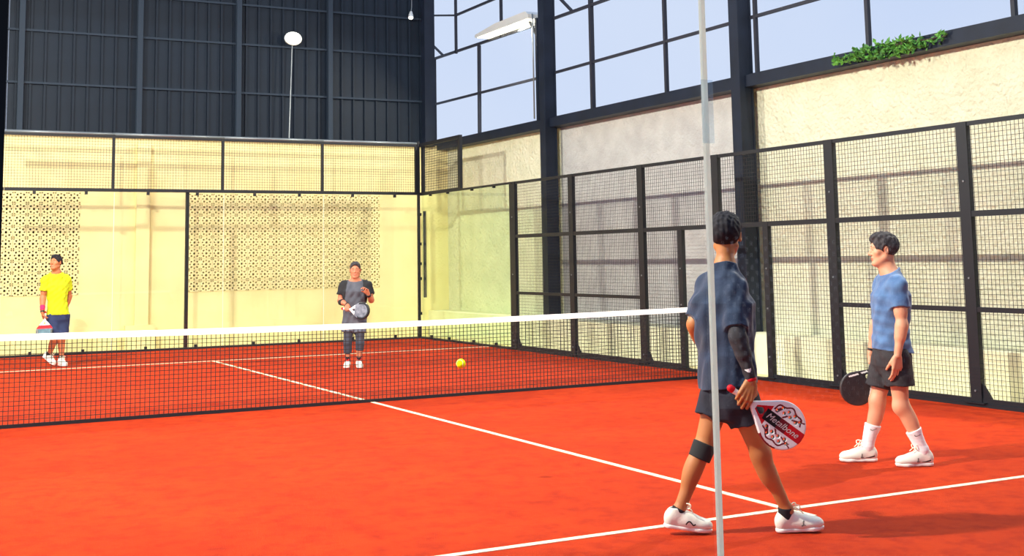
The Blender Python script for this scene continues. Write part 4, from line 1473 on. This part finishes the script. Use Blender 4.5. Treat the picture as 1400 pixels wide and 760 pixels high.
for s_, hl, d_, u_, rt_ in (('r', (-0.045, 0.12, 0.002), (-1, 0.02, 0), (0, 0, 1), True), ('l', (0.300, -0.11, 0.002), (-1, -0.02, 0), (0, 0, 1), False)):
    sh_, Pt, d, l, u = shoe(B, hl, d_, u_, rt_, 0.292, (M['shoe_white'], M['sole_white'], M['lace_white']), 0.0045)
    an, kn = J[s_ + 'an'], J[s_ + 'kn']
    top = kn + (an - kn) * (0.52 if s_ == 'r' else 0.55)
    sk = SDF()
    sk.cone(top, an, 0.056, 0.044, 0.0).cone(an, Pt(0.072, 0, 0.06), 0.045, 0.04, 0.02)
    sk.ell(kn + (an - kn) * 0.5 + V(0.016, 0, 0), V(0.045, 0.044, 0.07), 0.03)
    sk.clip(top, kn - an, 0.004)
    sk.disp(lambda X, Y, Z: 0.0004 * np.sin(Z * 260))
    so = sdf_obj('sock', sk, 0.0045, M['sock_white'], B)
    adz = nrm(kn - an)
    decal('sock_logo', so, M['grey_mark'], top - adz * 0.035 + V(0, -0.1, 0), (1, 0, 0), (0, 0, 1), (0, 1, 0), [(smooth_path([(-0.022, 0.004), (-0.016, -0.004), (0.0, -0.003), (0.026, 0.008)]), [0.001] + [0.006] * 9 + [0.004] * 8 + [0.001])], so)
    decal('heel_stripe', sh_, M['black_paint'], Pt(0.045, -0.1 if False else 0, 0.04), -d, u, (0, 1, 0), [([(-0.055, -0.008), (-0.02, -0.006), (0.01, 0.002), (0.034, 0.010)], [0.002, 0.009, 0.010, 0.008])], sh_)
    decal('side_mark', sh_, M['grey_mark'], Pt(0.125, 0, 0.045), -d, u, (0, 1, 0), [(smooth_path([(-0.012, -0.012), (-0.004, -0.008), (-0.002, 0.008), (0.0, 0.016)]), 0.009), (smooth_path([(-0.006, -0.014), (0.012, -0.010)]), 0.006)], sh_)
band('wristband', J['rwr'] + nrm(J['rel'] - J['rwr']) * 0.02, J['rwr'] + nrm(J['rel'] - J['rwr']) * 0.04, 0.031, 0.032, M['black_paint'], B, 0.004)


def cls_dark(c):
    x, y = c[:, 0], c[:, 1]
    out = np.zeros(len(c), int)
    w_ = (x > 0.17) & (x < 0.30) & (np.abs(np.abs(y) - (0.028 + (x - 0.17) * 0.60)) < 0.007)
    out[w_] = 1
    out[(x > 0.215) & (x < 0.235) & (out == 1)] = 0
    return out


gB = gr_[2]
racket('black padel racket with white throat stripes held by the man in light blue', rootB, -YAW, gB, axB, (0.1, -1, 0.15), [M['carbon'], M['white_paint']], cls_dark, 0.0045, sc=1.0, holes=False)

# ---- far player in yellow
rootC = (-2.337, 7.691, 0)
C_ = thing('person', 'man in fluorescent yellow shirt and blue shorts by the far left glass', 'person', rootC, -YAW)
J = jd(head=(-0.015, -0.02, 1.625), neck=(-0.005, 0.0, 1.450), lsh=(0.110, 0.10, 1.350), rsh=(-0.150, -0.08, 1.345), rel=(-0.178, -0.11, 1.075), rwr=(-0.145, -0.20, 0.845), lel=(0.125, 0.22, 1.09), lwr=(0.085, 0.18, 0.86),
       lhip=(0.095, 0.05, 0.77), rhip=(-0.035, -0.04, 0.77), rkn=(0.02, -0.10, 0.43), ran=(-0.105, 0.03, 0.165), lkn=(0.105, -0.03, 0.42), lan=(0.105, 0.0, 0.105))
FC = -math.pi + 0.45 * -1
axC = nrm(V(0.14, -0.42, -0.88))
gr_ = grip(J['rwr'], J['rel'], axC, 0.5)
b_, hd_ = body(J, FC + 0.9 * 0, FC, 0.98, 1.0, (-0.30, -1, 0.18), (0, 0.15, 1), M['skin_far'], C_, 0.0085,
               {'l': (V(-0.1, 0, -1), V(-1, 0, 0), LOOSE, 0.4), 'r': gr_[:2] + (GRIP, 0.9)},
               {'l': V(-0.4, 0.9, 0), 'r': V(-0.6, 0.6, 0)})
hair(J['head'], (-0.30, -1, 0.18), (0, 0.15, 1), 1.0, 0.006, M['hair_black'], C_, 5, vol=0.009, top=0.008, fade=-0.05)
eyes(C_, *hd_, 1.0, (M['eye_white'], M['iris'], M['hair_black']))
garment_top('shirt', J, FC, FC, 0.93, 1.0, 0.02, 0.80, (0.190, 0.145, 0.036), M['yellow_cloth'], C_, 0.0085, 31, sleeve=0.62, sl_r=(0.068, 0.078), amp=0.005, fwd=(0.3, -1, 0))
garment_shorts(J, FC, 0.97, 1.02, 0.022, 0.86, (0.96, 0.86), M['blue_shorts'], C_, 0.0085, 32, r=(0.100, 0.106))
wd = nrm(J['rel'] - J['rwr'])
band('wristband', J['rwr'] + wd * 0.035, J['rwr'] + wd * 0.115, 0.036, 0.042, M['pink_band'], C_, 0.006)
band('wristwatch', J['rwr'] + wd * 0.002, J['rwr'] + wd * 0.028, 0.034, 0.034, M['black_paint'], C_, 0.006)
for s_, hl, d_, u_, rt_ in (('r', (-0.215, 0.055, 0.145), (0.80, -0.28, -0.52), (0.5, -0.1, 0.85), True), ('l', (0.06, 0.03, 0.004), (0.62, -0.78, 0), (0, 0, 1), False)):
    sh_, Pt, d, l, u = shoe(C_, hl, d_, u_, rt_, 0.28, (M['shoe_white'], M['sole_white'], M['lace_white']), 0.006)
    an, kn = J[s_ + 'an'], J[s_ + 'kn']
    band('sock', an + nrm(kn - an) * 0.05, Pt(0.07, 0, 0.06), 0.045, 0.04, M['sock_black'], C_, 0.006)


def cls_teal(c):
    x, y = c[:, 0], c[:, 1]
    out = np.zeros(len(c), int)
    out[x < 0.29] = 1
    out[(x < 0.225)] = 2
    out[(np.abs(y) > 0.09) & (x > 0.3)] = 3
    return out


racket('grey padel racket with red and white throat held low by the man in yellow', rootC, -YAW, gr_[2], axC, (0.25, -1, 0.15), [M['teal_paint'], M['red_paint'], M['white_paint'], M['black_paint']], cls_teal, 0.006, sc=1.0, holes=False)

# ---- far player in grey
rootD = (1.434, 4.455, 0)
D_ = thing('person', 'man in charcoal shirt and dark leggings facing the net, holding a racket with both hands', 'person', rootD, -YAW)
J = jd(head=(0.058, -0.02, 1.445), neck=(0.058, 0.0, 1.272), rsh=(-0.120, 0.0, 1.205), lsh=(0.235, 0.0, 1.200), rel=(-0.172, -0.02, 0.985), rwr=(-0.035, -0.20, 0.925), lel=(0.300, -0.04, 0.985), lwr=(0.272, -0.20, 1.080),
       rhip=(-0.035, 0.0, 0.66), lhip=(0.115, 0.0, 0.66), rkn=(-0.055, -0.05, 0.375), ran=(-0.062, 0.0, 0.105), lkn=(0.130, -0.05, 0.36), lan=(0.105, -0.03, 0.100))
FD = math.pi
axD = nrm(V(0.92, -0.36, -0.10))
gr_ = grip(J['rwr'], J['rel'], axD, 0.35)
b_, hd_ = body(J, FD, FD, 1.02, 1.08, (0.05, -1, -0.05), (0, 0, 1), M['skin_pale'], D_, 0.0085,
               {'l': (nrm(V(-0.30, -0.35, 0.75)), V(-0.4, -0.6, -0.6), (0.5, 0.7, 0.5), 0.6), 'r': gr_[:2] + (GRIP, 0.9)},
               {'l': V(0, 1, 0), 'r': V(0, 1, 0)}, full=0.006, asc=0.95, lsc=0.92)
hair(J['head'], (0.05, -1, -0.05), (0, 0, 1), 1.0, 0.006, M['hair_soft'], D_, 6, vol=0.004, top=-0.006, fade=-0.04, fringe=0.016)
eyes(D_, *hd_, 1.0, (M['eye_white'], M['iris'], M['hair_black']))


def cls_sleeve(c):
    out = np.zeros(len(c), int)
    x, z = c[:, 0] - 0.058, c[:, 2]
    out[(np.abs(x) > 0.148 - (z - 1.0) * 0.12) & (z > 0.94)] = 1
    return out


garment_top('shirt', J, FD, FD, 1.02, 1.1, 0.022, 0.63, (0.188, 0.150, 0.045), None, D_, 0.0085, 41, sleeve=0.62, sl_r=(0.066, 0.078), amp=0.005, fwd=(0, -1, 0), mats=[M['grey_cloth'], M['black_cloth']], classify=cls_sleeve)
garment_shorts(J, FD, 1.0, 1.05, 0.018, 0.74, (0.50, 0.50), M['slate_shorts'], D_, 0.0085, 42, r=(0.102, 0.108))
for s_, lo_ in (('r', 0.62), ('l', 0.42)):
    hp, kn, an = J[s_ + 'hip'], J[s_ + 'kn'], J[s_ + 'an']
    S = SDF()
    S.cone(hp + (kn - hp) * 0.3, kn, 0.082, 0.06, 0.03).cone(kn, kn + (an - kn) * (lo_ + 0.1), 0.062, 0.052, 0.03)
    S.ell(kn + (an - kn) * 0.3 + V(0, 0.02, 0), V(0.052, 0.052, 0.10), 0.04)
    S.clip(kn + (an - kn) * lo_, an - kn, 0.004)
    sdf_obj('leggings', S, 0.007, M['leggings'], D_)
wd = nrm(J['rwr'] - J['rel'])
band('elbow_band', J['rel'] - V(0, 0, 0.01) + wd * 0.02, J['rel'] + wd * 0.095, 0.051, 0.047, M['black_cloth'], D_, 0.006)
band('wristband', J['rwr'] - wd * 0.03, J['rwr'] - wd * 0.008, 0.034, 0.033, M['black_paint'], D_, 0.006)
band('wristband', J['lwr'] + nrm(J['lel'] - J['lwr']) * 0.005, J['lwr'] + nrm(J['lel'] - J['lwr']) * 0.04, 0.034, 0.036, M['black_paint'], D_, 0.006)
for s_, hl, d_, rt_ in (('r', (-0.066, 0.075, 0.003), (0.05, -1, 0), True), ('l', (0.090, 0.055, 0.003), (0.22, -1, 0), False)):
    sh_, Pt, d, l, u = shoe(D_, hl, d_, (0, 0, 1), rt_, 0.27, (M['shoe_white'], M['sole_white'], M['red_accent']), 0.006)
    an, kn = J[s_ + 'an'], J[s_ + 'kn']
    band('sock', an + nrm(kn - an) * 0.06, Pt(0.07, 0, 0.06), 0.044, 0.04, M['sock_black'], D_, 0.006)
    tg = SDF()
    tg.cone(Pt(0.085, 0, 0.115), Pt(0.15, 0, 0.078), 0.022, 0.022, 0.01)
    sdf_obj('shoe_tongue', tg, 0.006, M['red_accent'], sh_)


def cls_grey(c):
    x, y = c[:, 0], c[:, 1]
    out = np.zeros(len(c), int)
    out[x < 0.215] = 1
    out[(np.hypot(x - 0.325, y) > 0.098) & (x > 0.27)] = 2
    return out


racket('grey and black padel racket held across the body by the man in charcoal', rootD, -YAW, gr_[2], axD, (-0.25, -1, 0.1), [M['grey_paint'], M['white_paint'], M['black_paint']], cls_grey, 0.006, sc=1.0, holes=False)
